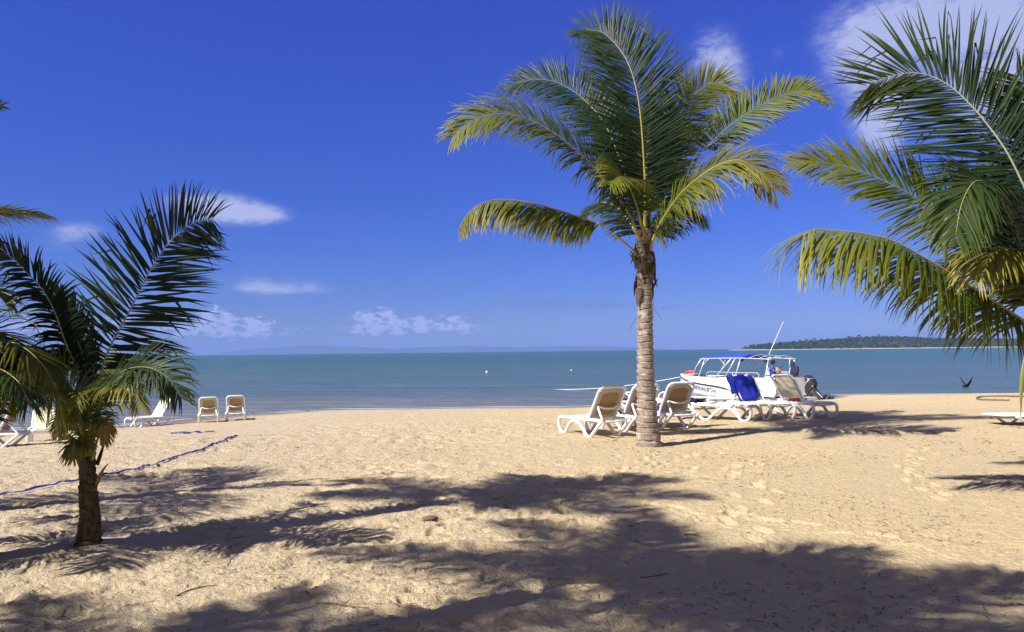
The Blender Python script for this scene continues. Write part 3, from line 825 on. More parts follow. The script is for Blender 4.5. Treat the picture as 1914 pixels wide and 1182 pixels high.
def make_lounger():
    root = thing('sun_lounger', 'x', 'sun lounger')
    path = [(.38, .335), (.6, .352), (1.0, .345), (1.4, .35), (1.74, .352), (1.85, .32), (1.885, .22), (1.84, .09), (1.75, .018), (1.66, .03), (1.56, .15), (1.45, .255), (1.30, .295), (1.15, .255), (1.0, .13), (.88, .022), (.78, .02), (.64, .13), (.48, .27)]
    for sy in (-1, 1):
        P = np.array([(x - H0, sy * .335, z) for x, z in path])
        Q = np.vstack([P, P[:1]]); C = cr(Q, 96)[:-1]
        mb = MB(); mb.tube(C, .036, 10, flat=.9, closed=True)
        mb.build('side_frame', M_WHITE, root)
    for x, z in ((.45, .335), (1.80, .33), (.86, .30)):
        mb = MB()
        mb.tube([(x - H0, -.33, z), (x - H0, -.1, z - .015), (x - H0, .1, z - .015), (x - H0, .33, z)], .022, 8)
        mb.build('cross_bar', M_WHITE, root)

    def panel(x0, x1, hw, zf, corner, thick, n=18, k=14, end=1):
        """rounded-end plate as a closed solid"""
        top = []; bot = []
        for i in range(n + 1):
            u = i / n; x = x0 + (x1 - x0) * u
            e = min(1., (1 - u) * abs(x1 - x0) / corner)
            w = hw * math.sqrt(max(0., 1 - (1 - e) ** 2.6)) if e < 1 else hw
            w = max(w, hw * .55)
            top.append([(x, w * (2 * j / k - 1), zf(u, 2 * j / k - 1)) for j in range(k + 1)])
            bot.append([(x, w * (2 * j / k - 1), zf(u, 2 * j / k - 1) - thick) for j in range(k + 1)])
        g = [t + b[::-1] for t, b in zip(top, bot)]
        mb = MB(); mb.grid(np.array(g), wrap=True)
        m2 = 2 * (k + 1)
        for r in (0, n):
            for j in range(k):
                q = (r * m2 + j, r * m2 + j + 1, r * m2 + m2 - 2 - j, r * m2 + m2 - 1 - j)
                mb.f.append(q if r == 0 else q[::-1])
        return mb
    zs = lambda u, vv: .352 + .02 * math.sin(u * math.pi) * -1 + .012 * vv * vv
    st = panel(.83 - H0, 1.86 - H0, .305, zs, .12, .03).build('seat', M_WHITE, root)
    panel(.87 - H0, 1.80 - H0, .255, lambda u, vv: zs(u, vv * .83) + .005, .10, .004).build('seat_sling', M_CREAM, st)
    bk = mesh_obj('backrest', *(lambda q: (q.v, q.f))(panel(0, -.71, .292, lambda u, vv: .018 * vv * vv + .010, .17, .02)), M_SHELL, root, world=False, smooth=True)
    bk.location = (.84 - H0, 0, .36)
    # rim
    out = []
    for i in range(9): out.append((-.62 * i / 8, .315))
    for i in range(1, 12):
        a = i / 12 * math.pi / 2
        out.append((-.62 - .115 * math.sin(a), .315 - .115 * (1 - math.cos(a))))
    pts = out + [(x, -y) for x, y in out[::-1]]
    C = np.array([(x, y, .012) for x, y in pts])
    # thin out, smooth
    mb = MB(); mb.tube(C, .030, 9, flat=.8, closed=True); rim = mb.build('back_rim', M_WHITE, bk)
    fr = panel(-.05, -.67, .262, lambda u, vv: .018 * vv * vv * .8 + .016, .15, .004); fr.build('front_sling', M_CREAM, bk)
    bs_ = panel(-.10, -.62, .205, lambda u, vv: .012 * vv * vv - .012, .08, .005); bs_.build('rear_sling', M_SLING_SHADE, bk)
    return root


LN = {}
lounger0 = make_lounger()
_first = [True]


def place_lounger(px, py, foot, ang, label, group, arms=False, tilt=0., Yset=None, scale=1.0):
    """foot: direction (dx, dy) the foot end points to; ang: how far the back is raised"""
    if _first[0]: r = lounger0; _first[0] = False
    else: r = copy_tree(lounger0)
    tag(r, label, 'sun lounger', group)
    p = gp(px, py) if Yset is None else at(px, py, Yset)
    p[2] = zg(p[0], p[1]) - .015
    a = math.atan2(foot[1], foot[0])
    r.location = tuple(p); r.rotation_euler = (0, tilt, a)
    r.scale = (scale,) * 3
    for ch in r.children:
        if ch.name.startswith('backrest'):
            ch.rotation_euler = (0, rad(ang), 0)
    LN.setdefault('all', []).append((r, ang, arms))
    return r


GA = 'white sun loungers round the tall palm'
l_a = place_lounger(1106, 812, (-.50, .87), 57, 'white lounger with raised shaded back, leftmost of the row by the tall palm', GA)
l_b = place_lounger(1172, 804, (-.44, .90), 57, 'white lounger with raised back half hidden behind the trunk of the tall palm', GA)
l_c = place_lounger(1240, 799, (-.38, .92), 58, 'white lounger with raised shaded back standing just right of the palm trunk', GA)
l_d = place_lounger(1358, 784, (.82, -.57), 2, 'white lounger lying flat under a navy towel in front of the boat bow', GA)
l_e = place_lounger(1427, 781, (.36, -.93), 55, 'white lounger with a bright blue towel draped over its raised back', GA)
l_f = place_lounger(1504, 779, (.36, -.93), 55, 'white lounger with bare cream raised back in front of the outboard engines', GA)
GB = 'flat loungers with arched arms by the water'
l_g = place_lounger(1166, 768, (-.9, .43), 3, 'flat white lounger with arched arm and black towel, between the two left shaded backs', GB, arms=True)
l_h = place_lounger(1246, 766, (-.9, .43), 3, 'flat white lounger with arched arm and a red towel behind the palm trunk', GB, arms=True)
l_i = place_lounger(1352, 763, (.95, .3), 3, 'flat white lounger with arched arm right under the white boat hull', GB, arms=True)
GC = 'white loungers on the left by the waterline'
place_lounger(390, 789.5, (-.34, .94), 58, 'small distant lounger with shaded back at the waterline, left of the pair facing the sea', GC)
place_lounger(441, 785.5, (-.30, .95), 58, 'small distant lounger with shaded back at the waterline, right of the pair facing the sea', GC)
place_lounger(276, 797, (-.6, -.8), 58, 'distant white lounger turned sideways with cream back up, beside the hanging palm fronds', GC)
GD = 'white loungers behind the left palms'
l_x = place_lounger(-26, 838, (-.98, -.2), 64, 'white lounger with its back set steeply up at the left edge', GD)
place_lounger(84, 824, (.45, -.89), 36, 'white lounger with half raised back behind the yellow-green palm fronds', GD)
l_r = place_lounger(1938, 793, (.97, .2), 1, 'low white lounger lying flat at the right edge of the sand', 'white loungers at the right')
l_r.scale = (1, 1, .62)

for r, ang, arms in LN['all']:
    if ang > 20:
        a = rad(ang); x1 = .84 - .30 * math.cos(a) - H0 - .06 * math.sin(a); z1 = .36 + .30 * math.sin(a) - .06 * math.cos(a)
        P = cr([(.42 - H0, -.30, .36), (.46 - H0, -.285, .40), (x1, -.24, z1 + .02), (x1 - .03, -.1, z1 - .01), (x1 - .03, .1, z1 - .01), (x1, .24, z1 + .02), (.46 - H0, .285, .40), (.42 - H0, .30, .36)], 40)
        mb = MB(); mb.tube(P, .022, 8); mb.build('support_bar', M_WHITE, r)
    if arms:
        for sy in (-1, 1):
            P = cr([(.86 - H0, sy * .345, .36), (.88 - H0, sy * .345, .50), (.98 - H0, sy * .345, .60), (1.18 - H0, sy * .345, .62), (1.33 - H0, sy * .345, .56), (1.40 - H0, sy * .345, .36)], 30)
            mb = MB(); mb.tube(P, .022, 8); mb.build('armrest', M_WHITE, r)


def lw(r, p):
    """a point of a lounger in world space"""
    M = Matrix.Translation(r.location) @ r.rotation_euler.to_matrix().to_4x4() @ Matrix.Diagonal((*r.scale, 1))
    return np.array(M @ Vector(p))


def cloth(name, A, mat, label, cat, seed, amp=.012, thick=.012, group=None):
    """crumpled cloth through a grid of points, as a closed sheet"""
    A = np.asarray(A, float)
    # refine
    U = np.array([cr(r_, 26) for r_ in A]); W = np.stack([cr(U[:, j], 30) for j in range(U.shape[1])], 1)
    n, k = W.shape[:2]
    du = np.gradient(W, axis=0); dv = np.gradient(W, axis=1)
    N = np.cross(du, dv); N /= np.linalg.norm(N, axis=2)[..., None] + 1e-9
    ii, jj = np.meshgrid(np.arange(n), np.arange(k), indexing='ij')
    h = amp * (1.6 * vn(ii * .22, jj * .16, seed) + .8 * vn(ii * .5, jj * .45, seed + 1) + .9 * np.abs(vn(ii * .12 + jj * .2, jj * .12, seed + 2)))
    W = W + N * h[..., None]
    g = np.concatenate([W, (W - N * thick)[:, ::-1]], 1)
    mb = MB(); mb.grid(g, wrap=True)
    m2 = 2 * k
    for r in (0, n - 1):
        for j in range(k - 1):
            mb.f.append((r * m2 + j, r * m2 + j + 1, r * m2 + m2 - 2 - j, r * m2 + m2 - 1 - j))
    c0 = g.reshape(-1, 3).mean(0); c0[2] = g[..., 2].min()
    o = mesh_obj(name, np.array(mb.v) - c0, mb.f, mat, smooth=True); o.location = tuple(c0)
    return tag(o, label, cat, group)


def backpt(r, ang, s, y, off):
    a = rad(ang)
    x = .84 - s * math.cos(a) + off * math.sin(a); z = .36 + s * math.sin(a) + off * math.cos(a)
    return lw(r, (x - H0, y, z))


# blue towel hung over the raised back
A = []
for y, bot in ((-.42, .05), (-.36, .0), (-.15, .02), (.08, .05), (.24, .14)):
    row = []
    for s in (.0 + bot, .3 + bot * .6, .52, .70): row.append(backpt(l_e, 55, s, y, .055))
    row.append(backpt(l_e, 55, .76, y, 0)); row.append(backpt(l_e, 55, .70, y, -.06)); row.append(backpt(l_e, 55, .45, y * .95, -.07)); row.append(backpt(l_e, 55, .3, y * .95, -.08))
    A.append(row)
cloth('beach_towel', A, M_BLUE, 'bright blue towel draped over the raised back of a cream lounger', 'towel', 3, .035)
# navy towel on the flat lounger, hanging over its head end
A = []
for y in (-.38, -.15, .1, .3):
    A.append([lw(l_d, (x - H0, y + dy, z)) for x, z, dy in ((-.06, .16, 0), (-.04, .36, 0), (.1, .425, 0), (.4, .43, .04), (.62, .44, -.03))])
cloth('beach_towel', A, M_NAVY, 'navy towel crumpled over the end of the flat lounger in front of the boat', 'towel', 13, .05)
A = [[lw(l_d, (x - H0, y, z)) for x, z in ((-.10, .02), (-.09, .14), (-.07, .24), (-.06, .33))] for y in (-.42, -.36, -.28)]
cloth('beach_towel', A, M_ORANGE, 'orange cloth hanging to the sand below the navy towel', 'towel', 23, .01)
A = [[lw(l_b, (x - H0, y, z)) for x, z in ((.98, .36), (1.1, .44), (1.3, .45), (1.45, .38))] for y in (-.42, -.3, -.1, .1)]
cloth('beach_towel', A, M_NAVY, 'navy towel heaped on the seat of the lounger behind the palm trunk', 'towel', 33, .06)
A = [[lw(l_c, (x - H0, y, z)) for x, z in ((.90, .20), (.95, .40), (1.2, .42), (1.4, .39))] for y in (-.46, -.3, -.1, .1)][::-1]
A = [[lw(l_c, (x - H0, y, z)) for x, z in ((1.0, .39), (1.15, .43), (1.35, .43), (1.6, .40))] for y in (.0, .2, .36, .44)]
cloth('beach_towel', A, M_BLUE, 'blue towel lying on the lounger just right of the palm trunk', 'towel', 43, .03)
A = [[lw(l_g, (x - H0, y, .405)) for x in (.95, 1.1, 1.4, 1.75)] for y in (-.35, -.1, .1, .35)]
cloth('beach_towel', A, plain('black_cloth', (.012, .012, .015), .8), 'thin black towel on the flat lounger with the arched arm', 'towel', 53, .012)
A = [[lw(l_h, (x - H0, y, .41)) for x in (.2, .5, .9, 1.3)] for y in (-.37, -.1, .1, .37)]
cloth('beach_towel', A, M_RED, 'faded red towel spread on a flat lounger behind the palm trunk', 'towel', 63, .02)
A = [[lw(l_f, (x - H0, y, z)) for x, z in ((.92, .375), (.96, .42), (1.04, .425), (1.1, .375))] for y in (-.24, -.18, -.06, .0)]
cloth('sandal', A, M_RED, 'small red beach item at the foot of the bare cream lounger back', 'beach item', 73, .015)

# ------------------------------------------------------------------ blue court tape on the sand
def tape(pts, w, label, seed):
    P = np.array([gp(*p) for p in pts]); C = cr(P, 160)
    T = np.gradient(C, axis=0); T[:, 2] = 0; T /= np.linalg.norm(T, axis=1)[:, None]
    Sd = np.stack([T[:, 1], -T[:, 0], 0 * T[:, 0]], -1)
    s = np.arange(160)
    ww = w * (1 + .5 * vn(s * .15, s * 0, seed))
    zt = zbase(C[:, 0], C[:, 1]) + zdet(C[:, 0], C[:, 1])
    C[:, 2] = np.maximum(zt, zbase(C[:, 0], C[:, 1]) - .01) + .012 + .025 * np.abs(vn(s * .12, s * 0, seed + 1)) + .008
    L = C - Sd * ww[:, None] / 2; Rr = C + Sd * ww[:, None] / 2
    Rr[:, 2] += .02 * vn(s * .3, s * 0, seed + 2); L[:, 2] += .025 * (vn(s * .2, s * 0, seed + 3) + .5)
    g = np.stack([L, Rr, Rr - (0, 0, .004), L - (0, 0, .004)], 1)
    mb = MB(); mb.grid(g, wrap=True)
    o = mesh_obj('boundary_tape', np.array(mb.v) - C[0], mb.f, M_TAPE, smooth=False); o.location = tuple(C[0])
    tag(o, label, 'court tape', 'blue court tapes')


tape([(-40, 935), (60, 917), (140, 901), (250, 882), (330, 856), (400, 834), (446, 817)], .042, 'long blue court tape running over the sand past the young left palm', 3)
tape([(318, 811), (350, 810), (380, 809.5), (402, 808.5)], .09, 'short stretch of blue tape half buried in front of the distant loungers', 9)

# ------------------------------------------------------------------ motor boat
M_HULL = plain('white_gelcoat', (.80, .80, .82), .2, .04, 2)
M_GREY = plain('grey_vinyl', (.36, .36, .40), .6, .15, 6)
M_RAIL = plain('black_rubber', (.02, .02, .022), .6)
M_ALU = plain('aluminium_tube', (.72, .74, .78), .3, .06, 8, metal=.4)
M_CANVAS = fabric('blue_canvas', (.03, .07, .55), 120)
M_COWL = plain('engine_cowl', (.028, .030, .036), .28, .2, 5)
M_SILV = plain('engine_silver', (.40, .42, .45), .35, .1, 5, metal=.3)

stern = at(1487, 700, 41.0); bow_xy = at(1272, 700, 49.3)
hd = (bow_xy - stern)[:2]; LB_ = float(np.linalg.norm(hd)); hd /= LB_
boat = thing('motorboat', 'white open motorboat with blue canvas canopy moored stern to the beach', 'boat', (stern[0], stern[1], WATER - .10), math.atan2(hd[1], hd[0]))
HB = 1.5


def hullb(u):    # half beam at rail height
    return HB * (.93 + .07 * math.sin(min(u / .5, 1) * math.pi / 2)) if u < .45 else HB * max(0., 1 - ((u - .45) / .55) ** 2.3)


def railz(u):
    return float(np.interp(u, [0, .18, .30, .42, .5, .75, 1], [.30, .36, .50, .72, .78, .92, 1.17]))


def keelz(u):
    return float(np.interp(u, [0, .6, .8, .92, 1], [-.32, -.32, -.2, .12, 1.0]))


def hully(u, z):
    rz_, kz = railz(u), keelz(u)
    q = np.clip((z - kz) / (rz_ - kz + 1e-6), 0, 1)
    return hullb(u) * float(np.interp(q, [0, .22, .42, 1], [.03, .62, .84, 1.0]))


NU = 48
us = np.linspace(0, 1, NU)
G = []
for u in us:
    xs = u * LB_ - .0
    rz_, kz = railz(u), keelz(u)
    row = []
    zs = np.linspace(rz_, kz, 12)
    for z in zs: row.append((xs + .25 * (z - kz) * (u > .9) * 0, -hully(u, z), z))
    for z in zs[::-1]: row.append((xs, hully(u, z), z))
    G.append(row)
mb = MB(); mb.grid(np.array(G))
n2 = 24
mb.f.append(tuple(range(n2)))          # transom
mb.build('hull', M_HULL, boat, smooth=True)
for sy in (-1, 1):
    P = np.array([(u * LB_, sy * (hullb(u) + .012), railz(u)) for u in us])
    mb = MB(); mb.tube(P, .035, 7); mb.build('rub_rail', M_RAIL, boat)
    P = np.array([(u * LB_, sy * (hully(u, max(keelz(u) + .3 * (railz(u) - keelz(u)), 0.1)) + .01), max(keelz(u) + .3 * (railz(u) - keelz(u)), .1)) for u in us[:44]])
    mb = MB(); mb.tube(P, .018, 6); mb.build('spray_strake', M_GREY, boat)
# upper works: coaming inset from the rail, bow deck, floor
def ctop(u): return float(np.interp(u, [0, .02, .42, .5, .86, 1], [1.28, 1.30, 1.24, 1.20, 1.26, 1.22]))


for sy in (-1, 1):
    g = []
    for u in us:
        b = hullb(u); rz_ = railz(u); t = ctop(u) if u < .985 else rz_ + .04
        x = u * LB_
        inn = max(b - .12, 0); inn2 = max(b - .30, 0)
        g.append([(x, sy * b, rz_), (x, sy * max(b - .04, 0), rz_ + .5 * (t - rz_)), (x, sy * inn, t), (x, sy * inn2, t), (x, sy * max(b - .32, 0), .36)])
    mb = MB(); mb.grid(np.array(g)); mb.build('coaming', M_HULL, boat, smooth=False)
mb = MB(); g = []
for u in us[int(NU * .80):]:
    b = max(hullb(u) - .11, 0.0); x = u * LB_; t = ctop(u) if u < .985 else railz(u) + .04
    g.append([(x, b * q, t + .015 + .07 * (1 - q * q)) for q in np.linspace(-1, 1, 9)])
mb.grid(np.array(g)); mb.build('bow_deck', M_HULL, boat, smooth=True)
mb = MB(); g = []
for u in us[:int(NU * .84)]:
    b = max(hullb(u) - .3, 0.0); x = u * LB_
    g.append([(x + .05, -b, .36), (x + .05, b, .36)])
mb.grid(np.array(g)); mb.build('deck', plain('grey_deck', (.45, .45, .47), .7), boat, smooth=False)
mb = MB(); mb.box((.10, 0, .83), (.14, 2.62, .9)); mb.box((.20, .0, 1.275), (.30, 2.60, .03)); mb.build('transom_wall', M_HULL, boat, smooth=False)
mb = MB(); mb.box((-.30, 0, .22), (.60, 2.5, .12)); mb.box((-.31, .0, .296), (.5, 2.3, .02)); mb.build('swim_platform', M_HULL, boat, smooth=False)
# grey panels along the coaming, seats
for sy in (1, -1):
    for (u0_, u1_) in ((.80, .86), (.71, .78), (.62, .69), (.545, .60)):
        uu = np.linspace(u0_, u1_, 8); g = []
        for u in uu:
            b = hullb(u); rz_ = railz(u); t = ctop(u)
            zz = np.array([rz_ + .55 * (t - rz_), t - .03])
            yy = np.interp(zz, [rz_, rz_ + .5 * (t - rz_), t], [b, b - .04, b - .12]) + .008
            g.append([(u * LB_, sy * y, z) for y, z in zip(yy, zz)])
        mb = MB(); mb.grid(np.array(g)); mb.build('side_panel', M_GREY, boat, smooth=False)
for x in (2.0, 3.4, 4.8, 6.2):
    mb = MB(); mb.box((x, 0, .60), (.42, 2.0, .46)); mb.box((x - .24, 0, .98), (.09, 2.0, .5)); mb.box((x, 0, .845), (.40, 1.98, .03)); mb.build('bench_seat', M_GREY, boat, smooth=False)
# canopy
def canz(x): return 2.20 + .10 * math.sin((x + .2) / 7.4 * math.pi) - (.06 if x < .8 else 0)


g = [[(x, .88 * q, canz(x) + .20 * (1 - q * q)) for q in np.linspace(-1, 1, 13)] for x in np.linspace(2.9, 6.25, 16)]
g = np.array(g); gg = np.concatenate([g, (g - (0, 0, .025))[:, ::-1]], 1)
mb = MB(); mb.grid(gg, wrap=True); k = 13
for r in (0, 15):
    for j in range(k - 1): mb.f.append((r * 26 + j, r * 26 + j + 1, r * 26 + 24 - j, r * 26 + 25 - j))
cano = mb.build('canopy', M_CANVAS, boat)
mb = MB()
for sy in (-1, 1):
    mb.tube([(x, sy * .90, canz(x) - .01) for x in np.linspace(.85, 6.35, 24)], .028, 7)
for x in np.linspace(.88, 6.33, 8):
    mb.tube([(x, .90 * q, canz(x) - .015 + .20 * (1 - q * q) - .02) for q in np.linspace(-1, 1, 9)], .02, 6)
mb.build('canopy_frame', M_ALU, cano)
for sy in (-1, 1):
    for a, b_ in (((6.2, 2.23), (6.95, 1.27)), ((5.9, 2.24), (6.2, 1.23)), ((3.7, 2.28), (4.8, 1.20)), ((3.4, 2.28), (4.0, 1.2)), ((3.0, 2.27), (3.2, 1.2)), ((.95, 2.18), (.95, 1.28))):
        mb = MB(); mb.tube([(a[0], sy * .90, a[1]), ((a[0] + b_[0]) / 2, sy * 1.02, (a[1] + b_[1]) / 2), (b_[0], sy * min(1.17, hullb(b_[0] / LB_) - .18), b_[1])], .028, 7); mb.build('canopy_post', M_ALU, boat)
    for a, b_ in (((5.6, 2.25), (6.05, 1.82)), ((4.7, 2.28), (4.1, 1.9))):
        mb = MB(); mb.tube([(a[0], sy * .90, a[1]), (b_[0], sy * .97, b_[1])], .016, 6); mb.build('brace', M_ALU, boat)
    mb = MB(); mb.tube(cr([(5.4, sy * 1.2, 1.2), (5.35, sy * 1.2, 1.5), (4.2, sy * 1.2, 1.52), (2.6, sy * 1.22, 1.52), (1.4, sy * 1.22, 1.52), (1.35, sy * 1.22, 1.28)], 30), .018, 6)
    for x in (3.3, 2.2): mb.tube([(x, sy * 1.21, 1.25), (x, sy * 1.21, 1.52)], .014, 6)
    mb.build('hand_rail', M_ALU, boat)
# speakers, aerial
for x, y in ((3.05, .8), (1.2, .8)):
    mb = MB(); a = np.arange(14) / 14 * 2 * math.pi
    g = [[(x + .0 + dx, y + r * math.cos(t), canz(x) - .10 + r * math.sin(t)) for t in a] for dx, r in ((-.1, .02), (-.1, .085), (.0, .10), (.1, .085), (.1, .02))]
    mb.grid(np.array(g), wrap=True); mb.build('speaker', M_RAIL, boat)
P0 = np.array([1.05, .85, canz(1.05) + .06])
w0 = at(1444, 660, 41.6); w1 = at(1471, 598, 41.6); dv = w1 - w0
Lx = dv[0] * hd[0] + dv[1] * hd[1]; Ly = -dv[0] * hd[1] + dv[1] * hd[0]
P1 = P0 + np.array([Lx, Ly, dv[2]])
mb = MB(); mb.tube([P0 - (0, 0, .12), P0, P0 + (P1 - P0) * .08], [.03, .03, .03], 7); ob = mb.build('aerial_mount', M_RAIL, boat)
mb = MB(); mb.tube([P0 + (P1 - P0) * .06, P0 + (P1 - P0) * .3, P1 + (P1 - P0) * .10], [.018, .015, .009], 7); mb.build('aerial', M_HULL, boat)
mb = MB(); mb.box((.85, -.35, 1.38), (.5, 1.15, .26)); mb.box((.85, -.35, 1.52), (.56, 1.2, .03)); mb.build('stern_locker', M_HULL, boat, smooth=False)
mb = MB(); mb.box((1.9, -.5, .95), (.5, .8, 1.15)); mb.box((2.1, -.5, 1.62), (.06, .8, .3)); mb.build('helm_console', M_HULL, boat, smooth=False)


def outboard(y):
    """tilted up; local frame is turned about the transom bracket"""
    a = rad(52)
    Rm = np.array([[math.cos(a), 0, -math.sin(a)], [0, 1, 0], [math.sin(a), 0, math.cos(a)]]).T
    o = np.array([-.26, y, .46])

    def tr(V): return (np.asarray(V, float) * 1.15 @ Rm.T) + o

    def loft(secs, n=16):
        g = []
        for (z, cx, lx, ly, pw) in secs:
            ring = []
            for i in range(n):
                t = i / n * 2 * math.pi; c_, s_ = math.cos(t), math.sin(t)
                ring.append((cx + lx * math.copysign(abs(c_) ** pw, c_), ly * math.copysign(abs(s_) ** pw, s_), z))
            g.append(tr(ring))
        mb = MB(); mb.grid(np.array(g), wrap=True)
        mb.f.append(tuple(range(n))); mb.f.append(tuple((len(secs) - 1) * n + i for i in range(n))); return mb
    eng = loft([(.12, -.1, .26, .17, .7), (.2, -.12, .36, .24, .6), (.45, -.14, .40, .26, .55), (.62, -.16, .38, .25, .6), (.74, -.18, .30, .2, .7), (.79, -.2, .15, .1, .8)]).build('outboard_motor', M_COWL, boat)
    loft([(.40, -.14, .405, .264, .55), (.43, -.14, .407, .266, .55)]).build('cowl_stripe', M_SILV, eng)
    for sy in (-1, 1):
        mb = MB(); mb.tube(tr([(-.42, sy * .255, .36), (-.2, sy * .268, .5), (.08, sy * .262, .6)]), .022, 6); mb.build('cowl_trim', M_SILV, eng)
    loft([(.14, -.1, .2, .13, .7), (-.2, -.12, .15, .09, .7), (-.55, -.12, .12, .06, .8), (-.75, -.12, .13, .05, .8)]).build('midsection', M_COWL, eng)
    loft([(-.56, -.14, .30, .11, .5), (-.585, -.14, .30, .11, .5)]).build('cavitation_plate', M_COWL, eng)
    mb = MB(); g = []
    for x, r in ((.22, .01), (.12, .06), (-.1, .075), (-.3, .06), (-.36, .03)):
        g.append(tr([(x - .14, r * math.cos(t), -.80 + r * math.sin(t)) for t in np.arange(12) / 12 * 2 * math.pi]))
    mb.grid(np.array(g), wrap=True); mb.build('gear_case', M_COWL, eng)
    mb = MB(); mb.add(tr([(.0, 0, -.84), (-.25, 0, -.84), (-.24, .0, -1.02), (-.1, 0, -1.0), (.0, .012, -.84), (-.25, .012, -.84), (-.24, .012, -1.02), (-.1, .012, -1.0)]), [(0, 1, 2, 3), (7, 6, 5, 4), (0, 4, 5, 1), (1, 5, 6, 2), (2, 6, 7, 3), (3, 7, 4, 0)]); mb.build('skeg', M_COWL, eng, smooth=False)
    mb = MB()
    for q in range(3):
        t0_ = q * 2.094
        rows = []
        for r in np.linspace(.05, .19, 6):
            w = .11 * math.sin((r - .02) / .19 * math.pi * .9)
            rows.append(tr([(-.50 + .04 * e, r * math.cos(t0_ + e * w / r * .8), -.80 + r * math.sin(t0_ + e * w / r * .8)) for e in (-1, 0, 1)]))
        mb.grid(np.array(rows))
    mb.build('propeller', M_RAIL, eng)
    mb = MB(); mb.box((-.12, y, .55), (.2, .30, .5)); mb.build('mount_bracket', M_RAIL, boat, smooth=False)


outboard(.92); outboard(-.92)
# hull lettering
def lettering(txt, size, u_of, zc, shear, mat, name, sy=1, coam=False):
    cu = bpy.data.curves.new('txt', 'FONT'); cu.body = txt; cu.size = size; cu.shear = shear; cu.align_x = 'CENTER'; cu.align_y = 'CENTER'
    cu.resolution_u = 3
    to = bpy.data.objects.new('txt', cu); COL.objects.link(to)
    me = bpy.data.meshes.new_from_object(to); bpy.data.objects.remove(to)
    V = []
    for v_ in me.vertices:
        x = u_of * LB_ - v_.co.x * sy * (1 if coam else 1.5); u = x / LB_; z = zc + v_.co.y + (0 if coam else railz(u))
        if coam:
            b = hullb(u); rz_ = railz(u); t = ctop(u); y = float(np.interp(z, [rz_, rz_ + .5 * (t - rz_), t], [b, b - .04, b - .12]))
        else: y = hully(u, z)
        V.append((x, sy * (y + .03), z))
    Fc = [tuple(p.vertices) for p in me.polygons]
    mesh_obj(name, V, Fc, mat, boat, world=False)


M_PURP = plain('purple_lettering', (.13, .08, .50), .5)
lettering('CORRALES-I', .33, .63, -.27, .25, M_PURP, 'hull_lettering')
lettering('B-4883', .17, .20, 1.17, 0, plain('grey_lettering', (.2, .2, .25), .6), 'registration_lettering', coam=True)


def bw(p):
    return np.array(Matrix.Translation(boat.location) @ boat.rotation_euler.to_matrix().to_4x4() @ Vector(p))


# red lifebuoy on the bow
mb = MB(); a = np.arange(28) / 28 * 2 * math.pi
mb.tube([(.25 * math.cos(t), .25 * math.sin(t), .07) for t in a], .07, 10, closed=True)
o = mb.build('lifebuoy', plain('red_foam', (.62, .07, .07), .5)); o.location = tuple(bw((LB_ * .90, .05, 1.30))); o.rotation_euler = (rad(12), rad(-18), .3)
tag(o, 'red lifebuoy lying on the bow deck of the white boat', 'lifebuoy')
# extinguisher
ex = thing('fire_extinguisher', 'red fire extinguisher standing at the stern beside the boatman', 'fire extinguisher', bw((.62, .45, 1.28)))
mb = MB(); a = np.arange(14) / 14 * 2 * math.pi
mb.grid(np.array([[(r * math.cos(t), r * math.sin(t), z) for t in a] for z, r in ((0, .02), (0, .065), (.34, .065), (.40, .05), (.43, .025), (.5, .025))]), wrap=True); mb.build('cylinder_body', plain('red_paint', (.40, .02, .02), .35), ex)
mb = MB(); mb.box((0, 0, .53), (.05, .05, .07)); mb.tube([(.0, 0, .55), (.1, 0, .58), (.16, 0, .55)], .014, 6); mb.tube([(.0, .03, .5), (.05, .09, .45), (.03, .1, .2)], .012, 6); mb.build('valve', M_RAIL, ex)
# life vests hanging on the stern post
lv = thing('life_vest', 'dark navy life vests bunched on the stern canopy post', 'life vest', bw((.38, -.25, 1.30)))
for i, (dx, dy, dz, sc_) in enumerate(((0, 0, .0, 1), (.1, -.16, .05, .9), (-.02, .05, .42, .75))):
    rows = []
    for z, w, d_ in ((0, .05, .03), (.06, .20, .11), (.3, .22, .14), (.5, .18, .12), (.58, .10, .07), (.62, .03, .02)):
        rows.append([(dx + d_ * sc_ * math.cos(t) * (1 + .15 * math.sin(3 * t + i)), dy + w * sc_ * math.sin(t), dz + z * sc_) for t in np.arange(14) / 14 * 2 * math.pi])
    mb = MB(); mb.grid(np.array(rows), wrap=True); mb.build('vest', plain('vest_cloth', (.012, .012, .07), .8), lv)
    mb = MB(); mb.tube([(dx - .13 * sc_, dy + .12, dz + .08), (dx - .16 * sc_, dy + .1, dz + .3), (dx - .13 * sc_, dy + .1, dz + .5)], .018, 5); mb.build('strap', M_HULL, lv)

# mooring rope from the bow
P0 = bw((LB_ - .05, 0, 1.12)); P1 = at(1012, 723.5, 57.5); P1[2] = WATER - .02
ts = np.linspace(0, 1, 24)
C = np.array([P0 * (1 - t) + P1 * t - np.array([0, 0, .28 * 4 * t * (1 - t)]) for t in ts])
mb = MB(); mb.tube(C - P0, .022, 6)
o = mb.build('mooring_rope', plain('pale_rope', (.72, .72, .70), .8)); o.location = tuple(P0)
tag(o, 'pale mooring rope running from the white bow into the sea', 'rope')

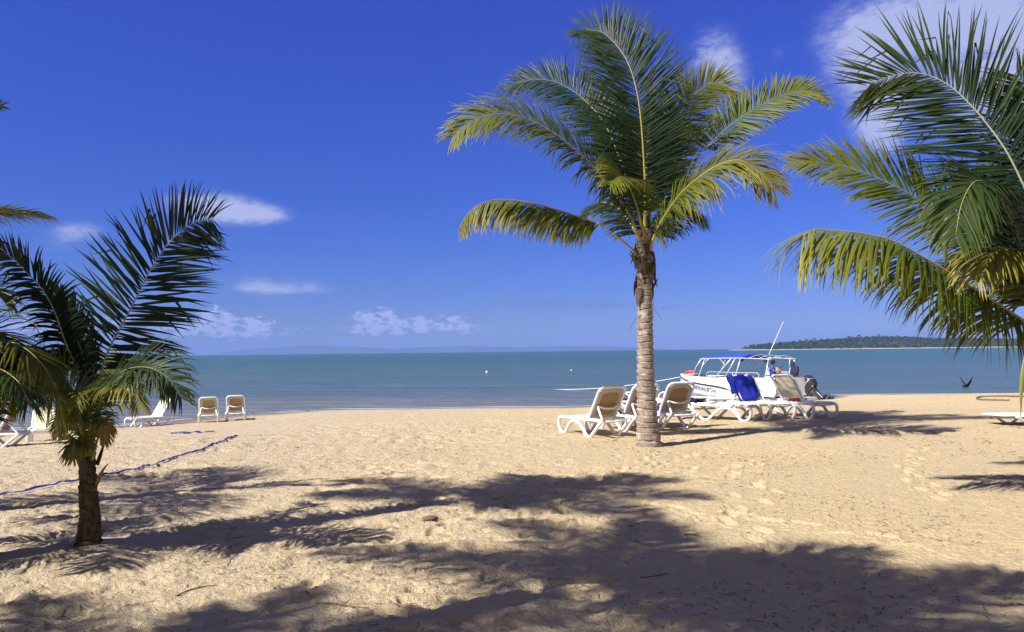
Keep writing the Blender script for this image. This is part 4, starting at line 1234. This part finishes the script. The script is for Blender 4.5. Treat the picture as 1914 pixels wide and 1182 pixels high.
# ------------------------------------------------------------------ the boatman
def skin_mesh(name, nodes, edges, mat, parent, sub=2):
    me = bpy.data.meshes.new(name); me.from_pydata([n_[0] for n_ in nodes], edges, []); me.update()
    o = bpy.data.objects.new(name, me); COL.objects.link(o)
    md = o.modifiers.new('s', 'SKIN'); md.use_smooth_shade = True
    for i, n_ in enumerate(nodes):
        sv = me.skin_vertices[0].data[i]; r = n_[1]; sv.radius = (r, r) if not isinstance(r, tuple) else r
        sv.use_root = (i == 0)
    s2 = o.modifiers.new('u', 'SUBSURF'); s2.levels = sub; s2.render_levels = sub
    dg = bpy.context.evaluated_depsgraph_get(); ev = o.evaluated_get(dg)
    m2 = bpy.data.meshes.new_from_object(ev); bpy.data.objects.remove(o)
    m2.materials.clear(); m2.materials.append(mat); m2.polygons.foreach_set('use_smooth', np.ones(len(m2.polygons), bool))
    m2.name = name
    if parent is None:
        o2 = bpy.data.objects.new(name, m2)
    else:
        o2 = bpy.data.objects.new(name, m2); o2.parent = parent
    COL.objects.link(o2); return o2


M_SKIN = plain('brown_skin', (.20, .10, .065), .55, .1)
M_SHIRT = fabric('royal_blue_shirt', (.02, .07, .42), 200)
M_SHORTS = fabric('dark_shorts', (.03, .03, .045), 200)
pl = bw((.95, .62, .37))
man = thing('person', 'man in a royal blue t-shirt and black cap standing at the boat stern', 'person', pl, boat.rotation_euler.z - rad(150))
# faces local +x, arm reaches forward
N = [((0, 0, .92), .15), ((0, 0, 1.12), .155), ((0, 0, 1.30), .17), ((0, 0, 1.43), .10), ((.01, 0, 1.50), .058), ((.02, 0, 1.57), .07), ((.03, 0, 1.66), .095), ((.03, 0, 1.74), .075),
     ((0, .10, .86), .095), ((.03, .11, .48), .062), ((0, .11, .10), .042), ((.14, .12, .035), .035),
     ((0, -.10, .86), .095), ((.03, -.11, .48), .062), ((0, -.11, .10), .042), ((.14, -.12, .035), .035),
     ((0, .21, 1.38), .065), ((-.02, .27, 1.10), .045), ((.08, .27, .86), .032), ((.11, .27, .79), .034),
     ((0, -.21, 1.38), .065), ((.18, -.26, 1.24), .045), ((.40, -.22, 1.28), .032), ((.48, -.21, 1.29), .034), ((.125, 0, 1.655), .018)]
E = [(0, 1), (1, 2), (2, 3), (3, 4), (4, 5), (5, 6), (6, 7), (0, 8), (8, 9), (9, 10), (10, 11), (0, 12), (12, 13), (13, 14), (14, 15), (3, 16), (16, 17), (17, 18), (18, 19), (3, 20), (20, 21), (21, 22), (22, 23), (6, 24)]
for (hx, hy, hz, dx, dz, root_) in ((.11, .27, .79, .25, -1, 19), (.48, -.21, 1.29, 1, -.1, 23)):
    for q in range(5):
        oy = (q - 2) * .017; L = (.045, .075, .085, .078, .06)[q]
        b = len(N)
        N.append(((hx + dx * .035, hy + oy, hz + dz * .035), .010)); N.append(((hx + dx * (.035 + L * .6), hy + oy * 1.1, hz + dz * (.035 + L * .6)), .009)); N.append(((hx + dx * (.035 + L) + .01, hy + oy * 1.1, hz + dz * (.035 + L)), .008))
        E += [(root_, b), (b, b + 1), (b + 1, b + 2)]
skin_mesh('body', N, E, M_SKIN, man)
skin_mesh('t_shirt', [((0, 0, .90), .172), ((0, 0, 1.12), .178), ((0, 0, 1.30), .188), ((0, 0, 1.43), .115), ((0, .21, 1.38), .085), ((-.015, .25, 1.2), .072), ((0, -.21, 1.38), .085), ((.12, -.245, 1.29), .07), ((.005, 0, 1.475), .075)],
          [(0, 1), (1, 2), (2, 3), (3, 4), (4, 5), (3, 6), (6, 7), (3, 8)], M_SHIRT, man)
skin_mesh('shorts', [((0, 0, .90), .162), ((0, .10, .82), .115), ((.03, .11, .52), .09), ((0, -.10, .82), .115), ((.03, -.11, .52), .09)], [(0, 1), (1, 2), (0, 3), (3, 4)], M_SHORTS, man)
mb = MB(); a = np.arange(18) / 18 * 2 * math.pi
mb.grid(np.array([[(.03 + r * math.cos(t), r * math.sin(t) * .92, z) for t in a] for z, r in ((1.70, .112), (1.76, .112), (1.81, .09), (1.835, .05), (1.84, .01))]), wrap=True)
g = [[(.10 + .14 * q * math.cos(w) , .10 * math.sin(w), 1.715 - .02 * q) for w in np.linspace(-1.3, 1.3, 9)] for q in (0, .5, 1)]
g = np.array(g); mb.grid(np.concatenate([g, (g - (0, 0, .01))[:, ::-1]], 1), wrap=True)
mb.build('cap', plain('black_cap', (.012, .012, .012), .8), man)
mb = MB(); mb.grid(np.array([[(.02 + r * math.cos(t), r * math.sin(t) * .95, z) for t in np.linspace(1.1, 2 * math.pi - 1.1, 14)] for z, r in ((1.60, .095), (1.66, .112), (1.72, .110))])); mb.build('hair', plain('black_hair', (.01, .008, .007), .7), man)

# ------------------------------------------------------------------ buoys, bird, rope on the sand
def buoy(px, py, r, label):
    Yb = 2.7 * F / (py - 656); p = at(px, py, Yb); p[2] = WATER
    t = thing('mooring_buoy', label, 'buoy', p)
    a = np.arange(16) / 16 * 2 * math.pi
    mb = MB(); mb.grid(np.array([[(r * math.sin(e) * math.cos(q), r * math.sin(e) * math.sin(q), r * .55 + r * math.cos(e)) for q in a] for e in np.linspace(.05, math.pi - .05, 10)]), wrap=True)
    mb.build('float', M_WHITE, t)
    mb = MB(); mb.tube([(0, 0, r * 1.5), (0, 0, r * 1.9), (r * .25, 0, r * 2.1), (r * .1, 0, r * 1.8)], r * .1, 6); mb.build('ring', M_RAIL, t)


buoy(910, 695.5, .16, 'white mooring buoy floating alone in the middle of the bay')
buoy(1068, 693.5, .10, 'tiny white buoy floating just left of the tall palm trunk')

# seabird lifting off the water by the right-hand fronds
p = at(1806, 722, 52); p[2] = WATER + .03
bd = thing('seabird', 'small dark seabird lifting off the shallow water below the right palm', 'bird', p, rad(20))
N = [((0, 0, .10), .10), ((.18, 0, .15), .085), ((-.2, 0, .08), .07), ((-.38, 0, .08), .03), ((.32, 0, .26), .04), ((.38, 0, .36), .05), ((.52, 0, .35), .014)]
skin_mesh('body', N, [(0, 1), (0, 2), (2, 3), (1, 4), (4, 5), (5, 6)], plain('bird_black', (.012, .011, .012), .6), bd)
for sy in (-1, 1):
    rows = []
    for q in np.linspace(0, 1, 8):
        ch = .26 * (1 - .75 * q)
        y = sy * (.06 + .42 * q); z = .14 + .55 * q ** 1.2
        rows.append([(.14 - .1 * q, y, z), (.14 - .1 * q - ch * .5, y, z + .02), (.14 - .1 * q - ch, y, z - .01)])
    g = np.array(rows); g = np.concatenate([g, (g - (0, 0, .012))[:, ::-1]], 1)
    mb = MB(); mb.grid(g, wrap=True); mb.build('wing', bpy.data.materials['bird_black'], bd)

P = np.array([gp(*q) for q in ((1915, 743), (1870, 742), (1838, 742.5), (1826, 745), (1832, 748.5), (1862, 749.5), (1885, 750))]); C = cr(P, 50)
C[:, 2] = zbase(C[:, 0], C[:, 1]) + zdet(C[:, 0], C[:, 1]) + .03
mb = MB(); mb.tube(C - C[0], .035, 6); o = mb.build('beach_rope', plain('dark_rope', (.16, .12, .09), .85)); o.location = tuple(C[0])
tag(o, 'brown rope lying in a long loop on the sand by the right waterline', 'rope')

# ------------------------------------------------------------------ litter on the sand
M_LIT = plain('dry_seaweed', (.13, .088, .055), .9, .5, 40)
def litter():
    rg = np.random.default_rng(5)
    d = 4.6 + 15 * rg.random(60000) ** 1.1; th = rg.uniform(-.66, .66, 60000)
    x = d * np.sin(th); y = d * np.cos(th)
    keep = rg.random(60000) < .06 + .94 * sm(.02, .3, vn(x * 1.1, y * 1.1, 50))
    x, y, d = [q[keep][:4600] for q in (x, y, d)]; M = len(x)
    L = (np.abs(rg.normal(.018, .022, M)) * (.7 + d / 16) + .010); w = rg.uniform(.0025, .007, M) * (1 + d / 12)
    a = rg.uniform(0, 6.28, M); curl = rg.normal(0, .5, M); n = 4
    rows = []
    for i in range(n + 1):
        ww = w * (1 - .6 * i / n); dx, dy = np.cos(a), np.sin(a)
        z = zbase(x, y) + zdet(x, y) + .004 + .004 * math.sin(i / n * math.pi)
        rows += [np.stack([x - dy * ww / 2, y + dx * ww / 2, z], -1), np.stack([x, y, z + ww * .6], -1), np.stack([x + dy * ww / 2, y - dx * ww / 2, z], -1)]
        x = x + dx * L / n; y = y + dy * L / n; a = a + curl / n
    A = np.stack(rows, 1); nv = A.shape[1]
    fs = np.array([[3 * i + h, 3 * i + h + 1, 3 * i + h + 4, 3 * i + h + 3] for i in range(n) for h in (0, 1)])
    Fc = (np.arange(M)[:, None, None] * nv + fs[None]).reshape(-1, 4)
    o = mesh_obj('seaweed_litter', A.reshape(-1, 3), Fc, M_LIT)
    tag(o, 'scattered bits of dry seaweed and leaf on the sand', 'litter', kind='stuff')


litter()


def twig(pts, r, label):
    P = np.array([gp(*q) for q in pts]); P[:, 2] = zbase(P[:, 0], P[:, 1]) + zdet(P[:, 0], P[:, 1]) + r * .8
    C = cr(P, 14); mb = MB(); mb.tube(C - C[0], np.linspace(r, r * .4, 14), 6)
    i = 7; d = np.array([.05, .04, .03]) * (r / .008)
    mb.tube([C[i] - C[0], C[i] - C[0] + d * .5, C[i] - C[0] + d], [r * .6, r * .4, r * .2], 5)
    o = mb.build('twig', M_LIT); o.location = tuple(C[0]); tag(o, label, 'twig', 'twigs on the sand')


twig([(330, 1117), (352, 1108), (380, 1101), (407, 1097)], .006, 'long thin dark twig on the sunlit sand right of the young left palm')
twig([(426, 1058), (432, 1046), (444, 1040)], .004, 'short forked twig sticking from the sand below the young left palm')
twig([(590, 1124), (620, 1130), (655, 1136), (690, 1139)], .007, 'dark twig lying along the edge of the foreground shade')
twig([(1280, 1000), (1300, 1003), (1313, 1006)], .006, 'small twig alone on the open sunlit sand at right')
twig([(1198, 1084), (1225, 1080), (1250, 1074)], .006, 'pale bent twig just above the foreground shade')
p = gp(804, 975)
mb = MB(); a = np.arange(12) / 12 * 2 * math.pi
mb.grid(np.array([[(r * math.cos(t) * (1 + .25 * math.sin(2 * t + z * 30)), .6 * r * math.sin(t), z) for t in a] for z, r in ((-.01, .02), (0, .075), (.025, .07), (.04, .05), (.048, .01))]), wrap=True)
o = mb.build('driftwood', M_LIT); o.location = (p[0], p[1], p[2] + float(zdet(p[0], p[1]))); tag(o, 'dark lump of driftwood lying in the middle palm shade', 'driftwood')

# ------------------------------------------------------------------ headland and far hills
M_FOR = leafmat('forest_leaf', (.022, .046, .014), (.055, .078, .022), (.07, .08, .03), .3, .15, .7)
YH = 1300.


def hx(px): return (px - 957) / F * YH


def ridge(px):
    return np.interp(px, [1400, 1428, 1440, 1480, 1540, 1600, 1640, 1700, 1800, 1950, 2200], [0, 0, 3.5, 6.5, 9.5, 13, 16.5, 16.5, 12, 9, 5])


xs = np.linspace(hx(1405), hx(2250), 140); ys = np.linspace(-60, 220, 30)
X, Yg = np.meshgrid(xs, ys, indexing='ij')
pxs = X / YH * F + 957
prof = np.interp(Yg, [-60, -35, 0, 60, 140, 220], [-.4, .0, .35, 1, .8, -.4])
Z = np.where(prof > .0, ridge(pxs) * np.clip(prof - .1, 0, 1) + 1.8 * np.clip(prof * 4, 0, 1), prof * 6) * sm(0, 1, (pxs - 1412) / 16) + WATER - .3 * (1 - sm(0, 1, (pxs - 1405) / 16))
mb = MB(); mb.grid(np.stack([X, YH + Yg, Z], -1))
M_ISL, nt, bs = newmat('headland_soil')
spz = nd(nt, 'ShaderNodeSeparateXYZ'); nt.links.new(objco(nt), spz.inputs[0])
nt.links.new(mixc(nt, mapr(nt, mth(nt, 'ADD', spz.outputs[2], mth(nt, 'MULTIPLY', noise(nt, .05, 3, objco(nt)), 1.2)), WATER + 1.0, WATER + 2.2), (.46, .40, .30), (.045, .055, .022)), bs.inputs['Base Color']); bs.inputs['Roughness'].default_value = .95
mesh_obj('headland_terrain', mb.v, mb.f, M_ISL, smooth=True); tag(bpy.data.objects['headland_terrain'], kind='structure')


def forest():
    rg = np.random.default_rng(9)
    V = []; Fc = []; al = []
    n = 0
    while n < 2600:
        px = rg.uniform(1428, 2230); yy = rg.uniform(-26, 120)
        pr = np.interp(yy, [-60, -35, 0, 60, 140, 220], [-.4, .0, .35, 1, .8, -.4])
        base = ridge(px) * max(pr - .1, 0) + WATER + .3
        x = hx(px); y = YH + yy
        h = rg.uniform(4, 6.5); w = rg.uniform(3.5, 6)
        for q in range(22):
            c_ = np.array([x + rg.normal(0, w * .42), y + rg.normal(0, w * .42), base + h * rg.uniform(.05, 1.05)])
            s = rg.uniform(.6, 1.5)
            a = rg.normal(0, 1, 3); a /= np.linalg.norm(a); b = np.cross(a, rg.normal(0, 1, 3)); b /= np.linalg.norm(b); a = np.cross(a, b)
            k = len(V)
            V += [c_ - a * s - b * s * .6, c_ + a * s - b * s * .6, c_ + a * s * .7 + b * s * .6, c_ - a * s * .7 + b * s * .6]
            Fc.append((k, k + 1, k + 2, k + 3)); al += [.3] * 4
        n += 1
    V = np.array(V)
    o = mesh_obj('forest', V, np.array(Fc), M_FOR, attrs={'along': al, 'frond_t': al})
    tag(o, 'dense green wood covering the far headland', 'forest', kind='stuff')


forest()


def far_palm_parts():
    t = thing('coconut_palm', 'tiny palm silhouette rising above the wood on the far headland', 'palm tree', (0, 0, 0), 0, 'palms on the far headland')
    mb = MB(); mb.tube([(0, 0, 0), (.3, 0, 4), (.5, 0, 8)], [.3, .22, .18], 6); mb.build('trunk', M_SHEATH, t)
    rg = np.random.default_rng(3); mb = MB()
    for i in range(15):
        P = arc((.5, 0, 8), i * 137.5, rg.uniform(5, 65), 3.2, 95, 6)
        P = np.array(P); d = P[-1] - P[0]; sd = np.cross(d, (0, 0, 1)); sd /= np.linalg.norm(sd)
        g = np.array([[p_ - sd * w - (0, 0, w * .6), p_, p_ + sd * w - (0, 0, w * .6)] for p_, w in zip(P, (.15, .55, .75, .75, .6, .4, .08))])
        mb.grid(g)
    mesh_obj('crown', mb.v, mb.f, M_FOR, t, world=False, attrs={'along': [.3] * len(mb.v), 'frond_t': [.3] * len(mb.v)})
    return t


fp0 = far_palm_parts()
fps = [(1420, 0, 6.2), (1430, -4, 7), (1437, 5, 8), (1444, 10, 8), (1450, 20, 7.5), (1465, 30, 8), (1473, 40, 9), (1484, 50, 8), (1495, 50, 8), (1508, 60, 8), (1519, 60, 8.5), (1531, 60, 9), (1540, 60, 8), (1548, 60, 9.5), (1560, 60, 8), (1572, 60, 8), (1620, 70, 9), (1640, 70, 9), (1678, 70, 9.5), (1715, 70, 8), (1732, 70, 8)]
for i, (px, dy, h) in enumerate(fps):
    t = fp0 if i == 0 else copy_tree(fp0)
    pr = np.interp(dy, [-60, -35, 0, 60, 140, 220], [-.4, .0, .35, 1, .8, -.4])
    t.location = (hx(px), YH + dy, WATER + .2 + float(ridge(px)) * max(pr - .1, 0) - (1.2 if px > 1432 else -.5))
    t.scale = (h / 8 * 1.05,) * 3; t.rotation_euler = (0, 0, i * 1.7)
fp0['label'] = 'tiny lone palm standing off the left tip of the wooded headland'

# far hills across the bay
M_FHILL = plain('far_hills', (.05, .075, .05), .95, .2, .002)
for nm, Yd, spec in (('hills', 9000., [(380, 661), (430, 657), (480, 652), (540, 648), (590, 645.5), (650, 648), (700, 651), (760, 653), (850, 655), (950, 655.5)]),
                     ('hills', 9300., [(700, 655), (780, 650), (850, 647), (900, 648), (960, 649), (1050, 647), (1130, 648), (1190, 650), (1250, 651)])):
    prof_ = np.array([at(px, py, Yd) for px, py in spec])
    xs = np.linspace(prof_[0, 0], prof_[-1, 0], 160)
    zt = np.interp(xs, prof_[:, 0], prof_[:, 2] - WATER) * sm(0, 1, np.minimum((xs - xs[0]), (xs[-1] - xs)) / 300.)
    zt = np.maximum(zt + 8 * vn(xs * .008, xs * 0, 3) + 4 * vn(xs * .03, xs * 0, 4), .5)
    g = []
    for q, k_ in ((-250, -.2), (-150, .25), (-60, .8), (0, 1), (80, .8), (200, -.2)):
        g.append(np.stack([xs, np.full_like(xs, Yd + q), WATER + zt * k_ * (1 + (.15 * vn(xs * .01, xs * 0 + q, 6) if 0 < k_ < 1 else 0))], -1))
    mb = MB(); mb.grid(np.array(g)); tag(mesh_obj(nm, mb.v, mb.f, M_FHILL, smooth=True), kind='structure')

# ------------------------------------------------------------------ air
HAZE = True
if HAZE:
    mb = MB(); mb.box((0, 0, 60 - 5), (19900, 19900, 130))
    o = mb.build('haze', None, smooth=False); tag(o, 'pale sea air', 'haze', kind='stuff')
    hm = bpy.data.materials.new('sea_air'); hm.use_nodes = True; nt = hm.node_tree
    nt.nodes.remove(nt.nodes['Principled BSDF'])
    pv = nt.nodes.new('ShaderNodeVolumePrincipled')
    pv.inputs['Color'].default_value = (.26, .43, 1.0, 1); pv.inputs['Density'].default_value = 1.35e-4
    pv.inputs['Anisotropy'].default_value = 0.0
    nt.links.new(pv.outputs[0], nt.nodes['Material Output'].inputs['Volume'])
    o.data.materials.append(hm)

# ------------------------------------------------------------------ light and sky
AZ = rad(58); COT = 1.1
el = math.atan(1 / COT)
sdir = Vector((math.sin(AZ) * math.cos(el), math.cos(AZ) * math.cos(el), -math.sin(el)))   # way the light travels
sun = bpy.data.lights.new('sun', 'SUN'); so = bpy.data.objects.new('sun', sun); COL.objects.link(so)
sun.energy = 5.0; sun.angle = rad(.6); sun.color = (1.0, .95, .86)
so.rotation_euler = sdir.to_track_quat('-Z', 'Y').to_euler()

W = bpy.data.worlds.new('World'); SC.world = W; W.use_nodes = True; nt = W.node_tree
bg = nt.nodes['Background']; bg.inputs['Strength'].default_value = .07
tc = nd(nt, 'ShaderNodeTexCoord')
sp_ = nd(nt, 'ShaderNodeSeparateXYZ'); nt.links.new(tc.outputs['Generated'], sp_.inputs[0])
zc = mth(nt, 'MAXIMUM', sp_.outputs[2], .004)
cb = nd(nt, 'ShaderNodeCombineXYZ'); nt.links.new(sp_.outputs[0], cb.inputs[0]); nt.links.new(sp_.outputs[1], cb.inputs[1]); nt.links.new(zc, cb.inputs[2])
sky = nd(nt, 'ShaderNodeTexSky', sky_type='NISHITA', sun_disc=False)
sky.sun_elevation = el; sky.sun_rotation = math.atan2(-sdir.x, -sdir.y); sky.air_density = 1.0; sky.dust_density = 0.0; sky.ozone_density = 3.0
nt.links.new(cb.outputs[0], sky.inputs['Vector'])
azn = mth(nt, 'ARCTAN2', sp_.outputs[0], sp_.outputs[1]); eln = mth(nt, 'ARCSINE', sp_.outputs[2])
tcol = mixc(nt, mapr(nt, eln, 0.0, .42, typ='LINEAR'), (.30, .385, .79), (.61, .515, 1.12))
tint = mixc(nt, 1.0, sky.outputs[0], tcol, 'MULTIPLY')
hs = nd(nt, 'ShaderNodeHueSaturation'); hs.inputs['Saturation'].default_value = 1.12; hs.inputs['Value'].default_value = 1.0
nt.links.new(tint, hs.inputs['Color'])
skyc = hs.outputs[0]


def azel(px, py):
    d = ray(px, py); d = d / np.linalg.norm(d); return math.atan2(d[0], d[1]), math.asin(d[2])


cvec = nd(nt, 'ShaderNodeCombineXYZ'); nt.links.new(azn, cvec.inputs[0]); nt.links.new(mth(nt, 'MULTIPLY', eln, 2.0), cvec.inputs[1])
n1 = noise(nt, 14, 6, cvec.outputs[0], .6, .5)
n2_ = noise(nt, 60, 5, cvec.outputs[0], .6, .3)
n3_ = noise(nt, 75, 7, cvec.outputs[0], .62, .2)
nz = mth(nt, 'ADD', mth(nt, 'MULTIPLY', n1, .62), mth(nt, 'MULTIPLY', n2_, .38))


def clouds(lst):
    tot = None
    for (px, py, sx, sy, k) in lst:
        a, e = azel(px, py)
        u = mth(nt, 'DIVIDE', mth(nt, 'SUBTRACT', azn, a), sx / F); v_ = mth(nt, 'DIVIDE', mth(nt, 'SUBTRACT', eln, e), sy / F)
        d2 = mth(nt, 'ADD', mth(nt, 'MULTIPLY', u, u), mth(nt, 'MULTIPLY', v_, v_))
        g = mth(nt, 'MULTIPLY', mth(nt, 'EXPONENT', mth(nt, 'MULTIPLY', d2, -1.0)), k)
        tot = g if tot is None else mth(nt, 'ADD', tot, g)
    return tot


soft = clouds([(385, 382, 62, 24, .95), (440, 398, 75, 22, 1.0), (505, 402, 32, 13, .6), (150, 432, 38, 17, .7), (100, 455, 40, 22, .35), (470, 540, 36, 12, .7), (560, 541, 62, 11, .75), (500, 522, 110, 10, .3),
               (1660, 40, 110, 50, .7), (1790, 30, 120, 50, .85), (1900, 80, 120, 80, .9), (1600, 120, 55, 60, .75), (1650, 190, 50, 60, .75), (1640, 240, 32, 36, .8), (1668, 265, 20, 30, .5), (1335, 105, 42, 46, .95), (1365, 150, 34, 40, .6), (1455, 100, 24, 22, .25), (1850, 200, 90, 90, .5)])
puff = clouds([(478, 610, 38, 22, 1.1), (440, 622, 40, 12, .6), (400, 598, 34, 26, 1.0), (350, 612, 45, 22, .85), (700, 600, 40, 24, 1.3), (745, 608, 44, 18, .9), (660, 618, 30, 10, .55), (795, 611, 24, 16, 1.0), (850, 606, 36, 18, 1.0), (900, 615, 40, 9, .6), (240, 600, 60, 18, .7), (575, 613, 22, 9, .55), (540, 622, 30, 7, .4), (60, 612, 60, 13, .8), (20, 600, 40, 16, .6)])
grey = clouds([(1000, 566, 130, 7, .55), (1130, 573, 130, 6, .55), (1260, 577, 60, 4, .4), (680, 558, 80, 5, .35), (540, 520, 80, 8, .4), (950, 592, 160, 9, .3)])
f1 = mapr(nt, mth(nt, 'MULTIPLY', soft, mth(nt, 'ADD', -.75, mth(nt, 'MULTIPLY', nz, 3.4))), .10, 1.15)
f2_ = mapr(nt, mth(nt, 'ADD', mth(nt, 'MINIMUM', puff, 1.0), mth(nt, 'MULTIPLY', mth(nt, 'SUBTRACT', n3_, .5), 4.2)), .52, 1.05)
f2_ = mth(nt, 'MULTIPLY', f2_, mapr(nt, puff, .05, .55))
f3 = mapr(nt, mth(nt, 'MULTIPLY', grey, mth(nt, 'ADD', .2, mth(nt, 'MULTIPLY', nz, 1.6))), .1, .9)
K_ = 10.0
back = mapr(nt, mth(nt, 'ADD', mth(nt, 'MULTIPLY', sp_.outputs[1], -1.0), mth(nt, 'MULTIPLY', nz, .5)), -.05, .4)  # unseen pale veil behind the camera, added as neutral fill for the shadows
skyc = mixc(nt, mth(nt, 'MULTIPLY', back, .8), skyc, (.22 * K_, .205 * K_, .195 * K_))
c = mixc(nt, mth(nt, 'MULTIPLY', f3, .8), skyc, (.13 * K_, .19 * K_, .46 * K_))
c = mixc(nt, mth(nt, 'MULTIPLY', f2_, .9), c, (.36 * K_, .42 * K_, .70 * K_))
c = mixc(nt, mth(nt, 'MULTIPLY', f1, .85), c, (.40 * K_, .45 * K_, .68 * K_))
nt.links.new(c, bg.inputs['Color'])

# ------------------------------------------------------------------ render settings
cy = SC.cycles
cy.max_bounces = 6; cy.diffuse_bounces = 3; cy.glossy_bounces = 3; cy.transmission_bounces = 3; cy.transparent_max_bounces = 8; cy.volume_bounces = 0
cy.use_denoising = True
